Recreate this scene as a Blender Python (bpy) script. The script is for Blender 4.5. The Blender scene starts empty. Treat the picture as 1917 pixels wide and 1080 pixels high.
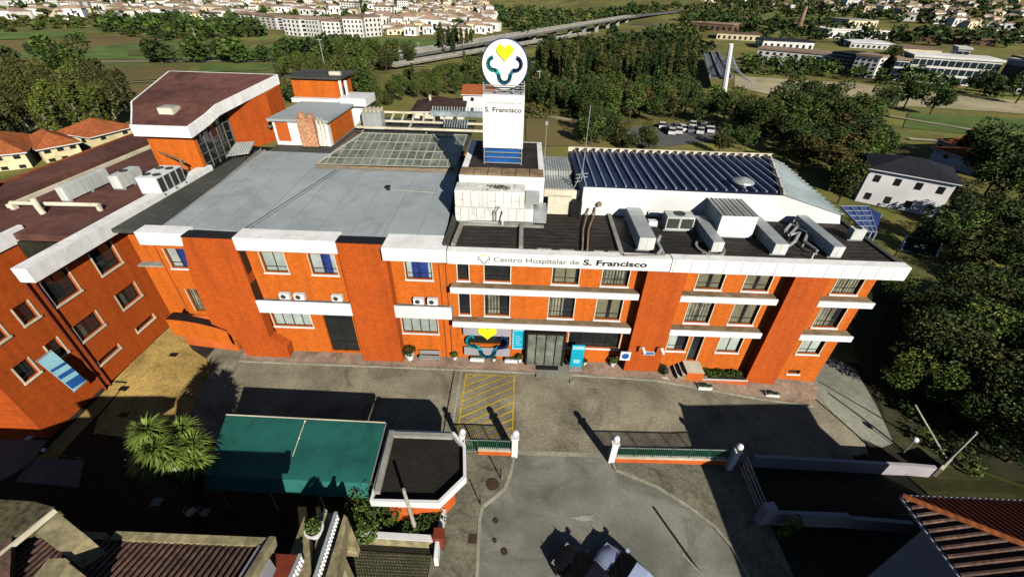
import bpy, bmesh, math, random
from mathutils import Vector, Matrix
S = bpy.context.scene
C = S.collection
R = math.radians
random.seed(7)

# ---------------------------------------------------------------- camera, sky, sun, exposure
FPX = 799.18; YAW = .01047758; PITCH = .61313327; ROLL = -.0311261; CH = 27.0
cy, sy, cp, sp = math.cos(YAW), math.sin(YAW), math.cos(PITCH), math.sin(PITCH)
fw = Vector((-sy*cp, cy*cp, -sp)); rt = Vector((cy, sy, 0)); dn = fw.cross(rt)
cr_, sr_ = math.cos(ROLL), math.sin(ROLL)
rr = cr_*rt + sr_*dn; dd = -sr_*rt + cr_*dn
cam_d = bpy.data.cameras.new('camera'); cam = bpy.data.objects.new('camera', cam_d); C.objects.link(cam)
M4 = Matrix.Identity(4)
for i in range(3):
    M4[i][0] = rr[i]; M4[i][1] = -dd[i]; M4[i][2] = -fw[i]
M4[2][3] = CH
cam.matrix_world = M4
cam_d.sensor_width = 36; cam_d.lens = 36*FPX/1917; cam_d.clip_start = .3; cam_d.clip_end = 9000
S.camera = cam

SUNV = Vector((2.24, -4.2, 2.65)).normalized()
w = bpy.data.worlds.new('World'); S.world = w; w.use_nodes = True
nt = w.node_tree; bg = nt.nodes['Background']
sk = nt.nodes.new('ShaderNodeTexSky'); sk.sky_type = 'NISHITA'; sk.sun_disc = False
sk.sun_elevation = math.asin(SUNV.z); sk.sun_rotation = math.atan2(SUNV.x, SUNV.y)
sk.air_density = .7; sk.dust_density = .2; sk.altitude = 400
nt.links.new(sk.outputs[0], bg.inputs[0]); bg.inputs[1].default_value = .05
sl = bpy.data.lights.new('sun', 'SUN'); sl.energy = 5.0; sl.angle = R(.5); sl.color = (1, .93, .82)
so = bpy.data.objects.new('sun', sl); C.objects.link(so)
so.rotation_euler = (-SUNV).to_track_quat('-Z', 'Y').to_euler(); so.location = (30, -40, 60)
S.cycles.diffuse_bounces = 0
S.view_settings.view_transform = 'Standard'; S.view_settings.look = 'None'
S.view_settings.exposure = .15; S.view_settings.gamma = 1

# ---------------------------------------------------------------- surveying helpers (photo pixel -> world point on a known plane)
CP = Vector((0, 0, CH))
def ray(x, y): return rr*((x-958.5)/FPX) + dd*((y-540)/FPX) + fw
def Z(x, y, z=0.): d = ray(x, y); return CP + d*((z-CH)/d.z)
def Y(x, y, Yv): d = ray(x, y); return CP + d*(Yv/d.y)
def X(x, y, Xv): d = ray(x, y); return CP + d*(Xv/d.x)
def sm(t): t = max(0, min(1, t)); return t*t*(3-2*t)
def gh(x, y):
    z = .25*sm((y-19)/5)
    if x > 12: z -= min(1.5, (x-12)*.095)*sm((y-15)/5)
    if x < -23: z += min(1.0, (-23-x)*.13)*sm((y-12)/5)
    if y > 30: z += -.5*sm((y-30)/30)
    D = math.hypot(x, y)
    if D > 420: z += (D-420)*.012
    if D > 900: z += (D-900)*.07 + 8*math.sin(x*.004)*sm((D-900)/500)
    if x > 60 and D > 330: z += (D-330)*.03*sm((x-60)/100)
    return z
def G(x, y, dz=0.):
    d = ray(x, y); t0 = 5.; t1 = 5.
    while t1 < 5000:
        p = CP+d*t1
        if p.z < gh(p.x, p.y)+dz: break
        t0 = t1; t1 *= 1.04
    for _ in range(24):
        t = (t0+t1)/2; p = CP+d*t
        if p.z < gh(p.x, p.y)+dz: t1 = t
        else: t0 = t
    return CP+d*t1

# ---------------------------------------------------------------- materials
def mat(name, col, rough=.8, metal=0., var=.25, scale=3., kind='noise', col2=None, bump=0., spec=.35, island=0., objv=0., detail=5, **k):
    m = bpy.data.materials.new(name); m.use_nodes = True
    n = m.node_tree.nodes; l = m.node_tree.links; b = n['Principled BSDF']
    b.inputs['Roughness'].default_value = rough; b.inputs['Metallic'].default_value = metal
    b.inputs['Specular IOR Level'].default_value = spec
    tc = n.new('ShaderNodeTexCoord'); src = tc.outputs['Object']
    def V(c): return (c[0], c[1], c[2], 1)
    a = Vector(col); c2 = Vector(col2) if col2 else a*(1-var)
    mix = n.new('ShaderNodeMix'); mix.data_type = 'RGBA'
    mix.inputs[6].default_value = V(a if col2 else a*(1+var*.5)); mix.inputs[7].default_value = V(c2)
    no = n.new('ShaderNodeTexNoise'); no.inputs['Scale'].default_value = scale; no.inputs['Detail'].default_value = detail; no.inputs['Roughness'].default_value = .65
    l.new(src, no.inputs['Vector'])
    rp = n.new('ShaderNodeMapRange'); rp.inputs[1].default_value = .35; rp.inputs[2].default_value = .65
    l.new(no.outputs[0], rp.inputs[0]); l.new(rp.outputs[0], mix.inputs[0])
    out = mix.outputs[2]; hgt = no.outputs[0]
    def mul(o, fac_out, lo, hi, flo=0., fhi=1.):
        r = n.new('ShaderNodeMapRange'); r.inputs[1].default_value = flo; r.inputs[2].default_value = fhi; r.inputs[3].default_value = lo; r.inputs[4].default_value = hi
        l.new(fac_out, r.inputs[0])
        x = n.new('ShaderNodeVectorMath'); x.operation = 'SCALE'; l.new(o, x.inputs[0]); l.new(r.outputs[0], x.inputs['Scale']); return x.outputs[0]
    big = n.new('ShaderNodeTexNoise'); big.inputs['Scale'].default_value = scale*k.get('bigs', .12); big.inputs['Detail'].default_value = 3
    l.new(src, big.inputs['Vector'])
    out = mul(out, big.outputs[0], 1-k.get('bigv', .18), 1+k.get('bigv', .18), .35, .65)
    if 'stain' in k:
        vo = n.new('ShaderNodeTexNoise'); vo.inputs['Scale'].default_value = k['stain']; vo.inputs['Detail'].default_value = 6; vo.inputs['Roughness'].default_value = .7; vo.inputs['Distortion'].default_value = 1.2
        l.new(src, vo.inputs['Vector']); out = mul(out, vo.outputs[0], k.get('sd', .45), 1.08, .34, .5)
    if kind == 'brick' or kind == 'cobble':
        bt = n.new('ShaderNodeTexBrick'); mp = n.new('ShaderNodeMapping')
        l.new(src, mp.inputs[0]); mp.inputs['Rotation'].default_value = k.get('rot', (0, 0, 0)); l.new(mp.outputs[0], bt.inputs['Vector'])
        bt.inputs['Scale'].default_value = 1; bt.inputs['Brick Width'].default_value = k.get('bw', .25); bt.inputs['Row Height'].default_value = k.get('bh', .08)
        bt.inputs['Mortar Size'].default_value = k.get('ms', .012)
        bt.inputs['Color1'].default_value = (1, 1, 1, 1); bt.inputs['Color2'].default_value = (.78, .78, .78, 1); bt.inputs['Mortar'].default_value = (k.get('md', .6),)*3+(1,)
        x = n.new('ShaderNodeMix'); x.data_type = 'RGBA'; x.blend_type = 'MULTIPLY'; x.inputs[0].default_value = 1
        l.new(out, x.inputs[6]); l.new(bt.outputs['Color'], x.inputs[7]); out = x.outputs[2]
    if kind == 'streak' or 'streak' in k:       # vertical rain streaks
        mp = n.new('ShaderNodeMapping'); mp.inputs['Scale'].default_value = k.get('ss', (.7, .7, .05)); l.new(src, mp.inputs[0])
        s2 = n.new('ShaderNodeTexNoise'); s2.inputs['Scale'].default_value = 2.5; s2.inputs['Detail'].default_value = 4; l.new(mp.outputs[0], s2.inputs['Vector'])
        out = mul(out, s2.outputs[0], k.get('streak', .8), 1.03, .3, .55)
    if kind == 'stripe':
        wv = n.new('ShaderNodeTexWave'); wv.wave_type = 'BANDS'; wv.bands_direction = k.get('dir', 'X'); wv.inputs['Scale'].default_value = k.get('ws', 2.); wv.inputs['Distortion'].default_value = k.get('wd', 0.)
        l.new(src, wv.inputs['Vector']); out = mul(out, wv.outputs[0], k.get('lo', .4), 1.1)
    if island or objv:
        gi = n.new('ShaderNodeNewGeometry'); oi = n.new('ShaderNodeObjectInfo')
        if island: out = mul(out, gi.outputs['Random Per Island'], 1-island, 1+island)
        if objv: out = mul(out, oi.outputs['Random'], 1-objv, 1+objv)
    l.new(out, b.inputs['Base Color'])
    if bump:
        bu = n.new('ShaderNodeBump'); bu.inputs['Strength'].default_value = bump; bu.inputs['Distance'].default_value = .05
        l.new(hgt, bu.inputs['Height']); l.new(bu.outputs[0], b.inputs['Normal'])
    return m
PI2 = math.pi/2
M = dict(
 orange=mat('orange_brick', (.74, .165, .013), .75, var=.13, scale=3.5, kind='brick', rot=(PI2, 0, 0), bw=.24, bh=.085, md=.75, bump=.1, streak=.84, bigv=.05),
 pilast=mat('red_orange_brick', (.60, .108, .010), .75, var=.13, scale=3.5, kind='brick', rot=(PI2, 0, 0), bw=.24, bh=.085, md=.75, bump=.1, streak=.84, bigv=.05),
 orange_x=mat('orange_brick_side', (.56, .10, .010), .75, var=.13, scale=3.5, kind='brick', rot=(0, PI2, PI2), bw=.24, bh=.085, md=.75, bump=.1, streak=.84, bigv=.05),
 orange_p=mat('orange_plaster', (.62, .13, .022), .8, var=.15, scale=1.2, streak=.85),
 maroon=mat('maroon_roof', (.16, .066, .048), .8, stain=.35, sd=.65, var=.25, scale=1.3, bigv=.25, col2=(.105, .046, .036)),
 white=mat('white_paint', (.88, .88, .86), .6, stain=.9, sd=.95, var=.08, scale=1.2, kind='streak', streak=.90, bigv=.05),
 whiteclean=mat('white_clean', (.86, .86, .86), .5, var=.04, scale=1.),
 sign=mat('sign_white', (.9, .9, .9), .35, var=.02, scale=.6),
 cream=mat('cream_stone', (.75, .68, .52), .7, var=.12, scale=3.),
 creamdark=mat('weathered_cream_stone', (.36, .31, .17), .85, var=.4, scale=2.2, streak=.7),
 concrete=mat('concrete', (.34, .33, .29), .9, var=.25, scale=2.),
 grey=mat('grey_membrane', (.36, .41, .42), .75, stain=.16, sd=.88, var=.07, scale=.9, bigv=.07),
 seamgrey=mat('membrane_seam', (.31, .36, .37), .8, var=.15),
 darkroof=mat('bitumen_roof', (.045, .036, .03), .8, var=.5, scale=1.2, kind='stripe', dir='Y', ws=.55, wd=5., lo=.45, bigv=.3),
 gutter=mat('dark_gutter_felt', (.07, .075, .065), .8, var=.3, scale=2.),
 black=mat('black_metal', (.012, .012, .014), .5, var=.2),
 frame=mat('dark_window_frame', (.02, .018, .016), .45, var=.2),
 glass=mat('dark_glass', (.02, .024, .026), .08, var=.3, scale=.7, spec=.5),
 curtain=mat('glass_with_curtain', (.30, .30, .22), .5, var=.5, scale=1.4, kind='stripe', ws=1.3, lo=.25, wd=1.),
 blind=mat('olive_blind', (.20, .19, .12), .6, var=.25, scale=1.1),
 blueglass=mat('glass_with_blue_curtain', (.03, .055, .24), .3, var=.4, scale=2.),
 paleglass=mat('pale_blind_glass', (.42, .48, .44), .35, var=.2, scale=1.),
 galv=mat('galvanised_metal', (.48, .52, .52), .4, metal=.35, var=.15, scale=2., spec=.5),
 unit=mat('hvac_paint', (.62, .65, .62), .55, var=.1, scale=2., streak=.85),
 unitw=mat('hvac_white_panel', (.80, .80, .75), .55, stain=.9, sd=.85, var=.12, scale=1.8, streak=.84),
 grille=mat('dark_grille', (.05, .06, .05), .6, var=.3, scale=12.),
 navy=mat('navy_metal_sheet', (.030, .042, .115), .45, metal=.3, var=.3, scale=.25, bigv=.4),
 rib=mat('roof_rib', (.34, .40, .50), .45, metal=.3, var=.2),
 pale=mat('pale_metal_sheet', (.50, .60, .60), .5, metal=.2, var=.1, kind='stripe', dir='Y', ws=1.1, lo=.7),
 palex=mat('pale_metal_sheet_x', (.48, .52, .50), .5, metal=.2, var=.15, kind='stripe', dir='X', ws=1.4, lo=.45),
 skyl=mat('weathered_skylight_glass', (.27, .29, .23), .35, var=.5, scale=.8, col2=(.08, .10, .085), spec=.5),
 mull=mat('skylight_mullion', (.42, .43, .36), .6, var=.2),
 tan=mat('weathered_ledge', (.30, .21, .12), .85, var=.4, scale=1.5),
 rust=mat('rusty_brickwork', (.42, .13, .05), .9, var=.5, scale=4., col2=(.6, .4, .25)),
 cobble=mat('courtyard_cobbles', (.39, .345, .245), .9, stain=.28, sd=.62, var=.28, scale=7., kind='cobble', bw=.12, bh=.12, ms=.02, md=.55, bump=.3, bigs=.05, bigv=.22, detail=8),
 asphalt=mat('old_asphalt', (.215, .213, .175), .9, stain=.22, sd=.68, var=.18, scale=9., bigs=.035, bigv=.28, bump=.2, detail=9),
 ochre=mat('ochre_paving', (.52, .35, .11), .9, stain=.5, sd=.7, var=.3, scale=5., bigs=.06, bigv=.22, bump=.2, kind='cobble', bw=.1, bh=.1, ms=.012, md=.75),
 pink=mat('pink_pavement', (.46, .32, .235), .9, stain=.6, sd=.65, var=.2, scale=5., kind='cobble', bw=.3, bh=.3, ms=.02, md=.75),
 ramp=mat('concrete_ramp', (.30, .30, .24), .85, var=.2, scale=3.),
 slab=mat('sidewalk_slabs', (.25, .235, .165), .9, stain=.7, sd=.55, var=.25, scale=4., kind='cobble', bw=.2, bh=.12, ms=.014, md=.6),
 kerb=mat('kerb_stone', (.36, .34, .26), .85, var=.25, scale=4.),
 yellow=mat('yellow_marking', (.58, .42, .035), .7, var=.3, scale=6.),
 whitemark=mat('worn_white_marking', (.42, .41, .37), .8, var=.3, scale=8.),
 iron=mat('rusty_iron', (.07, .045, .03), .7, var=.4, scale=12.),
 soil=mat('shade_dark_soil', (.030, .026, .016), .95, var=.5, scale=1.2),  # albedo kept low so the soil colour holds the garden's constant shade
 gravel=mat('dark_gravel_roof', (.020, .018, .013), .95, var=.6, scale=9., bump=.4),
 teal=mat('turquoise_canopy_sheet', (.016, .135, .112), .7, stain=.5, sd=.8, var=.12, scale=.7, kind='stripe', dir='Y', ws=.1, lo=.9),
 greenfence=mat('green_railing', (.02, .10, .055), .5, var=.2),
 grass=mat('meadow', (.15, .175, .035), .95, stain=.05, sd=.6, var=.45, scale=.15, col2=(0.1820, 0.1400, 0.0420), bigs=.2, bigv=.3),
 litter=mat('leaf_litter', (.060, .058, .024), .95, var=.5, scale=1.2, col2=(.03, .036, .012), bump=.4),
 lawn=mat('lawn', (.075, .10, .018), .95, var=.5, scale=1.6, col2=(.14, .12, .04), bump=.5),
 fieldg=mat('green_field', (.15, .22, .045), .95, var=.25, scale=.08, col2=(0.0700, 0.1190, 0.0252)),
 fieldb=mat('brown_field', (0.1960, 0.1470, 0.0490), .95, var=.25, scale=.07, col2=(0.1400, 0.1190, 0.0420)),
 fieldo=mat('olive_field', (.19, .19, .045), .95, var=.3, scale=.06, col2=(0.0910, 0.1120, 0.0280)),
 sand=mat('river_sand', (.42, .36, .22), .95, stain=.03, sd=.55, var=.2, scale=.05, bigv=.15),
 path=mat('pale_track', (.34, .31, .22), .95, var=.2, scale=.3),
 road=mat('far_road', (.13, .13, .13), .9, var=.2, scale=.2),
 tile=mat('orange_roof_tile', (.42, .12, .035), .85, var=.35, scale=1.3, kind='stripe', ws=1.3, lo=.7),
 tiled=mat('dark_roof_tile', (.055, .028, .022), .8, var=.4, scale=3.),
 tileb=mat('sunlit_tile_rib', (.17, .10, .075), .85, var=.5, scale=5., streak=.6),  # lighter ribs carry the sunlit tile lips in their colour
 mosstile=mat('mossy_tile', (.14, .13, .06), .95, var=.6, scale=3.5, col2=(.035, .03, .02)),
 slate=mat('charcoal_roof', (.022, .022, .03), .7, var=.3, scale=2.),
 lav=mat('lavender_shade_wall', (.40, .38, .42), .8, var=.1, scale=.8),  # white walls with their lavender shade put into the colour
 yellowwall=mat('yellow_render', (.72, .63, .36), .8, var=.15),
 redwood=mat('red_brown_sheet', (.22, .045, .02), .6, var=.25, scale=1.5),
 cyan=mat('cyan_panel', (.01, .42, .62), .4, var=.15, scale=2.), lcyan=mat('light_cyan', (.35, .7, .8), .4, var=.1),
 bluep=mat('banner_blue', (.02, .12, .42), .4, var=.3, scale=1.5),
 ltext=mat('grey_lettering', (.22, .24, .23), .5, var=.05), btext=mat('black_lettering', (.015, .015, .02), .5, var=.05), ftext=mat('faint_lettering', (.62, .64, .62), .5, var=.05),
 paleyellow=mat('pale_yellow_logo', (.80, .78, .35), .4, var=.05),
 lime=mat('lime_logo', (.70, .80, .02), .4, var=.05), teall=mat('teal_logo', (.02, .33, .36), .4, var=.05), navyl=mat('navy_logo', (.02, .05, .17), .4, var=.05), midl=mat('mid_blue_logo', (.02, .15, .26), .4, var=.05),
 leaf=mat('leaf_green', (0.0750, 0.1230, 0.0210), .7, var=.3, scale=.6, island=.55, objv=.3, spec=.25),
 leafy=mat('leaf_yellow_green', (0.1148, 0.1418, 0.0216), .7, var=.3, scale=.6, island=.5, objv=.25, spec=.25),
 leafd=mat('leaf_dark', (0.0403, 0.0697, 0.0155), .7, var=.3, scale=.6, island=.6, objv=.3, spec=.25),
 leafo=mat('leaf_olive', (0.0975, 0.1014, 0.0286), .75, var=.3, scale=.6, island=.5, objv=.3, spec=.2),
 leafr=mat('leaf_autumn', (.10, .082, .022), .75, var=.3, scale=.6, island=.5, objv=.2, spec=.2),
 palm=mat('palm_blade', (.17, .24, .045), .5, var=.3, scale=1., island=.5, spec=.4), palmd=mat('palm_dead_blade', (.16, .09, .035), .8, var=.3, island=.4),
 bark=mat('bark', (.09, .07, .05), .9, var=.4, scale=4.), barkp=mat('pale_bark', (.26, .25, .20), .9, var=.3, scale=3.),
 pole=mat('weathered_pole', (.42, .41, .34), .85, var=.3, scale=5.),
 carsilver=mat('silver_blue_car_paint', (.42, .50, .72), .35, metal=.0, var=.03, spec=.5), cardark=mat('dark_car_paint', (.012, .012, .022), .5, var=.03, spec=.2),
 carwhite=mat('white_car_paint', (.75, .75, .75), .3, var=.02, objv=.05), cargrey=mat('grey_car_paint', (.12, .13, .15), .3, var=.02, objv=.4), rubber=mat('tyre', (.01, .01, .01), .9), lens=mat('headlight_lens', (.6, .62, .65), .15),
 brickfar=mat('dull_brown_roof', (.20, .12, .07), .9, var=.3, scale=.3), officeglass=mat('office_dark_glazing', (.02, .035, .05), .2, var=.4, scale=.2),
 bluelat=mat('blue_lattice_sheet', (.035, .07, .24), .4, var=.3, scale=1.5), netting=mat('green_net', (.03, .05, .035), .9),
 townwhite=mat('town_white_render', (.86, .85, .79), .8, var=.15, scale=.2, objv=.18), carglass=mat('car_glass', (.008, .009, .012), .5, var=.1, spec=.12), shedgrey=mat('shade_grey_sheet', (.15, .155, .135), .8, var=.3, scale=1.5),  # shed sheet darkened to carry the part shadow over the sheds
 towncream=mat('town_cream_render', (.74, .64, .42), .8, var=.2, scale=.2, objv=.2),
 towntile=mat('town_tile', (.34, .24, .17), .85, var=.3, scale=.2, objv=.3), solar=mat('solar_collector', (.42, .5, .52), .3, metal=.3, var=.4, scale=1.5))

# ---------------------------------------------------------------- mesh building
class MB:
    def __init__(s): s.v = []; s.f = []; s.m = []
    def poly(s, pts, m=0):
        k = len(s.v); s.v += [tuple(p) for p in pts]; s.f.append(tuple(range(k, k+len(pts)))); s.m.append(m); return s
    def box(s, x0, x1, y0, y1, z0, z1, m=0, mt=None):
        if x0 > x1: x0, x1 = x1, x0
        if y0 > y1: y0, y1 = y1, y0
        k = len(s.v); s.v += [(x, y, z) for z in (z0, z1) for y in (y0, y1) for x in (x0, x1)]
        for f in ((0, 2, 3, 1), (4, 5, 7, 6), (0, 1, 5, 4), (2, 6, 7, 3), (0, 4, 6, 2), (1, 3, 7, 5)):
            s.f.append(tuple(k+i for i in f)); s.m.append(mt if (mt is not None and f == (4, 5, 7, 6)) else m)
        return s
    def prism(s, pts, off, m=0, mcap=None):
        k = len(s.v); n = len(pts); off = Vector(off); P = [Vector(p) for p in pts]
        s.v += [tuple(p) for p in P] + [tuple(p+off) for p in P]
        s.f.append(tuple(range(k, k+n))); s.m.append(m)
        s.f.append(tuple(range(k+2*n-1, k+n-1, -1))); s.m.append(m if mcap is None else mcap)
        for i in range(n):
            j = (i+1) % n; s.f.append((k+i, k+j, k+n+j, k+n+i)); s.m.append(m)
        return s
    def slab(s, pts, z0, z1, m=0, mt=None):     # plan polygon [(x,y)] between two heights
        return s.prism([(p[0], p[1], z0) for p in pts], (0, 0, z1-z0), m, mt)
    def bar(s, a, b, wd, ht=None, m=0):
        a = Vector(a); b = Vector(b); ht = ht or wd; d = (b-a)
        if d.length < 1e-6: return s
        d.normalize(); u = d.cross(Vector((0, 0, 1)))
        if u.length < .05: u = d.cross(Vector((0, 1, 0)))
        u.normalize(); v = u.cross(d).normalized(); k = len(s.v)
        for p in (a, b):
            for i, j in ((-1, -1), (1, -1), (1, 1), (-1, 1)): s.v.append(tuple(p+u*(wd/2*i)+v*(ht/2*j)))
        for f in ((0, 1, 2, 3), (7, 6, 5, 4), (0, 4, 5, 1), (1, 5, 6, 2), (2, 6, 7, 3), (3, 7, 4, 0)): s.f.append(tuple(k+i for i in f)); s.m.append(m)
        return s
    def tube(s, pts, r, n=8, m=0, r1=None):
        P = [Vector(p) for p in pts]; k0 = len(s.v); L = len(P)
        for i, p in enumerate(P):
            d = (P[min(i+1, L-1)]-P[max(i-1, 0)]).normalized(); u = d.cross(Vector((.03, .02, 1)))
            if u.length < .1: u = d.cross(Vector((0, 1, .1)))
            u.normalize(); v = u.cross(d); q = r if r1 is None else r+(r1-r)*i/(L-1)
            for j in range(n):
                t = 2*math.pi*j/n; s.v.append(tuple(p+(u*math.cos(t)+v*math.sin(t))*q))
        for i in range(L-1):
            for j in range(n):
                a = k0+i*n+j; b = k0+i*n+(j+1) % n; s.f.append((a, b, b+n, a+n)); s.m.append(m)
        s.f.append(tuple(k0+j for j in range(n-1, -1, -1))); s.m.append(m)
        s.f.append(tuple(k0+(L-1)*n+j for j in range(n))); s.m.append(m)
        return s
    def lathe(s, c, prof, n=16, m=0):
        k0 = len(s.v); c = Vector(c)
        for r, z in prof:
            for j in range(n):
                t = 2*math.pi*j/n; s.v.append((c.x+r*math.cos(t), c.y+r*math.sin(t), c.z+z))
        for i in range(len(prof)-1):
            for j in range(n):
                a = k0+i*n+j; b = k0+i*n+(j+1) % n; s.f.append((a, b, b+n, a+n)); s.m.append(m)
        if prof[0][0] > .001: s.f.append(tuple(k0+j for j in range(n-1, -1, -1))); s.m.append(m)
        if prof[-1][0] > .001: s.f.append(tuple(k0+(len(prof)-1)*n+j for j in range(n))); s.m.append(m)
        return s
    def ball(s, c, r, n=12, m=0, sz=1.):
        return s.lathe(c, [(r*math.sin(math.pi*i/8)+.0005, -r*sz*math.cos(math.pi*i/8)) for i in range(9)], n, m)
    def add(s, o, mat4=None):
        k = len(s.v); s.v += [tuple(mat4@Vector(v)) if mat4 else v for v in o.v]; s.f += [tuple(i+k for i in f) for f in o.f]; s.m += o.m; return s
def wl(o):
    p = Vector((0, 0, 0))
    while o: p = p+o.location; o = o.parent
    return p
def build(mb, name, mats, parent=None, loc=None, smooth=False, local=False):
    if not isinstance(mats, (list, tuple)): mats = [mats]
    me = bpy.data.meshes.new(name); off = Vector((0, 0, 0))
    if parent is not None and not local: off = wl(parent)
    if loc is not None: off = Vector(loc)
    vs = mb.v if local else [(v[0]-off.x, v[1]-off.y, v[2]-off.z) for v in mb.v]
    me.from_pydata(vs, [], mb.f)
    for m in mats: me.materials.append(M[m] if isinstance(m, str) else m)
    me.polygons.foreach_set('material_index', mb.m)
    if smooth: me.polygons.foreach_set('use_smooth', [True]*len(mb.f))
    o = bpy.data.objects.new(name, me); C.objects.link(o)
    if parent is not None: o.parent = parent
    elif loc is not None: o.location = loc
    return o
def tag(o, label, cat, group=None, kind=None):
    if label: o['label'] = label
    if cat: o['category'] = cat
    if group: o['group'] = group
    if kind: o['kind'] = kind
    return o
def thing(name, label, cat, loc=(0, 0, 0), rz=0., group=None):
    o = bpy.data.objects.new(name, None); C.objects.link(o); o.empty_display_size = .2
    o.location = loc; o.rotation_euler = (0, 0, rz); return tag(o, label, cat, group)
def struct(mb, name, mats, label=None):
    o = build(mb, name, mats); o['kind'] = 'structure'
    if label: o['label'] = label
    return o
def dup(o, loc, rz=0., sc=1., label=None, group=None, name=None):
    r = o.copy(); C.objects.link(r); r.location = loc; r.rotation_euler = (0, 0, rz)
    r.scale = (sc, sc, sc) if not isinstance(sc, tuple) else sc
    if name: r.name = name
    if label: r['label'] = label
    if group: r['group'] = group
    for ch in list(o.children):
        c = ch.copy(); C.objects.link(c); c.parent = r
        for g in list(ch.children):
            d = g.copy(); C.objects.link(d); d.parent = c
    return r
def drape(pts, dz, step=1.2):                   # plan polygon laid over the ground relief
    bm = bmesh.new(); bm.faces.new([bm.verts.new((p[0], p[1], 0)) for p in pts])
    xs = [p[0] for p in pts]; ys = [p[1] for p in pts]
    for ax, lo, hi in ((0, min(xs), max(xs)), (1, min(ys), max(ys))):
        t = math.ceil(lo/step)*step
        while t < hi:
            co = [0, 0, 0]; no = [0, 0, 0]; co[ax] = t; no[ax] = 1
            bmesh.ops.bisect_plane(bm, geom=bm.verts[:]+bm.edges[:]+bm.faces[:], plane_co=co, plane_no=no); t += step
    for v in bm.verts: v.co.z = gh(v.co.x, v.co.y)+dz
    bm.normal_update()
    mb = MB(); bm.verts.index_update(); mb.v = [tuple(v.co) for v in bm.verts]
    for f in bm.faces:
        ix = [v.index for v in f.verts]; mb.f.append(tuple(ix if f.normal.z > 0 else ix[::-1])); mb.m.append(0)
    bm.free(); return mb
def gp(l, dz=0.): return [tuple(G(a, b, dz))[:2] for a, b in l]
def ribbon(px, wd, dz, step=6.):                # a strip of constant width following ground points
    P = [Vector((p[0], p[1], 0)) for p in px]; Q = []
    for a, b in zip(P[:-1], P[1:]):
        n = max(1, int((b-a).length/step)); Q += [a.lerp(b, i/n) for i in range(n)]
    Q.append(P[-1]); mb = MB()
    for i, q in enumerate(Q):
        d = (Q[min(i+1, len(Q)-1)]-Q[max(i-1, 0)]).normalized(); u = Vector((-d.y, d.x, 0))*wd/2
        for s_ in (1, -1):
            p = q+u*s_; mb.v.append((p.x, p.y, gh(p.x, p.y)+dz))
    for i in range(len(Q)-1): mb.f.append((2*i, 2*i+1, 2*i+3, 2*i+2)); mb.m.append(0)
    return mb
def kerbline(pts, wd=.15, h=.12, cl=False):
    mb = MB(); P = [Vector((p[0], p[1], gh(p[0], p[1])+h/2)) for p in pts]
    for a, b in zip(P[:-1], P[1:]): mb.bar(a, b, wd, h+.04)
    return mb
def text_mb(txt, size, m=0, bold=0.):
    cu = bpy.data.curves.new('t', 'FONT'); cu.body = txt; cu.size = size; cu.extrude = .012; cu.offset = bold; cu.resolution_u = 3
    o = bpy.data.objects.new('t', cu); C.objects.link(o); bpy.context.view_layer.update()
    me = bpy.data.meshes.new_from_object(o.evaluated_get(bpy.context.evaluated_depsgraph_get()))
    mb = MB(); mb.v = [tuple(v.co) for v in me.vertices]; mb.f = [tuple(p.vertices) for p in me.polygons]; mb.m = [m]*len(mb.f)
    bpy.data.objects.remove(o); bpy.data.curves.remove(cu); bpy.data.meshes.remove(me); return mb
def text_at(txt, x0, x1, y, zb, hgt, parent, mt, name='lettering', bold=0.):   # upright lettering facing -Y, stretched between x0 and x1
    t = text_mb(txt, 1., 0, bold); w0 = min(v[0] for v in t.v); w1 = max(v[0] for v in t.v); cap = .73
    sx = (x1-x0)/(w1-w0); sz = hgt/cap
    t.v = [(x0+(v[0]-w0)*sx, y-v[2], zb+v[1]*sz) for v in t.v]
    return build(t, name, mt, parent)

# ================================================================ THE SETTING: ground, paving, roads
def terrain():
    def line(a, b, s): 
        r = []; t = a
        while t < b: r.append(t); t += s
        return r
    def far(a, b, f):
        r = []; t = a; s = 2.
        while t < b: r.append(t); s *= f; t += s
        return r+[b]
    xs = sorted(set([-x for x in far(62, 3200, 1.22)] + line(-60, 61, 1.) + far(62, 3200, 1.22)))
    ys = sorted(set([-y for y in far(12, 800, 1.5)] + line(-10, 61, 1.) + far(62, 5200, 1.18)))
    mb = MB(); n = len(xs)
    for y in ys:
        for x in xs: mb.v.append((x, y, gh(x, y)))
    for j in range(len(ys)-1):
        for i in range(n-1): mb.f.append((j*n+i, j*n+i+1, j*n+n+i+1, j*n+n+i)); mb.m.append(0)
    o = struct(mb, 'ground', 'grass')
    for p in o.data.polygons: p.use_smooth = True
terrain()
struct(drape([(-42, 6), (-42, 30), (-30, 34), (-23, 30), (34, 30), (34, 6)], .015), 'garden_soil', 'soil')
# courtyard of the hospital
struct(drape([(-26, 18.), (-26, 27.2), (27.2, 27.2), (28.5, 24), (27.4, 20.1), (24.5, 18.3), (-8, 18.05)], .035), 'courtyard', 'cobble')
struct(drape(gp([(1500, 700), (1545, 662), (1600, 690), (1640, 760), (1672, 830), (1650, 838), (1600, 815), (1560, 775)]), .05), 'side_drive', 'ramp')
struct(drape(gp([(325, 602), (200, 712), (240, 715), (185, 782), (175, 812), (330, 830), (402, 682), (360, 655)]), .06), 'ochre_forecourt', 'ochre')
struct(drape(gp([(195, 715), (236, 718), (180, 780), (80, 900), (60, 830), (130, 760)]), .05), 'lower_forecourt', 'ochre')
pav = [(-23.4, 27.2), (-23.4, 25.7), (-5, 25.7), (2, 25.65), (2, 27.2)]
struct(drape(pav, .16), 'pavement', 'pink')
struct(drape([(5.0, 27.2), (5.0, 25.6), (12, 25.35), (19.6, 24.6), (25.2, 24.3), (26.8, 26.2), (26.8, 27.2)], .16), 'pavement', 'pink')
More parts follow.
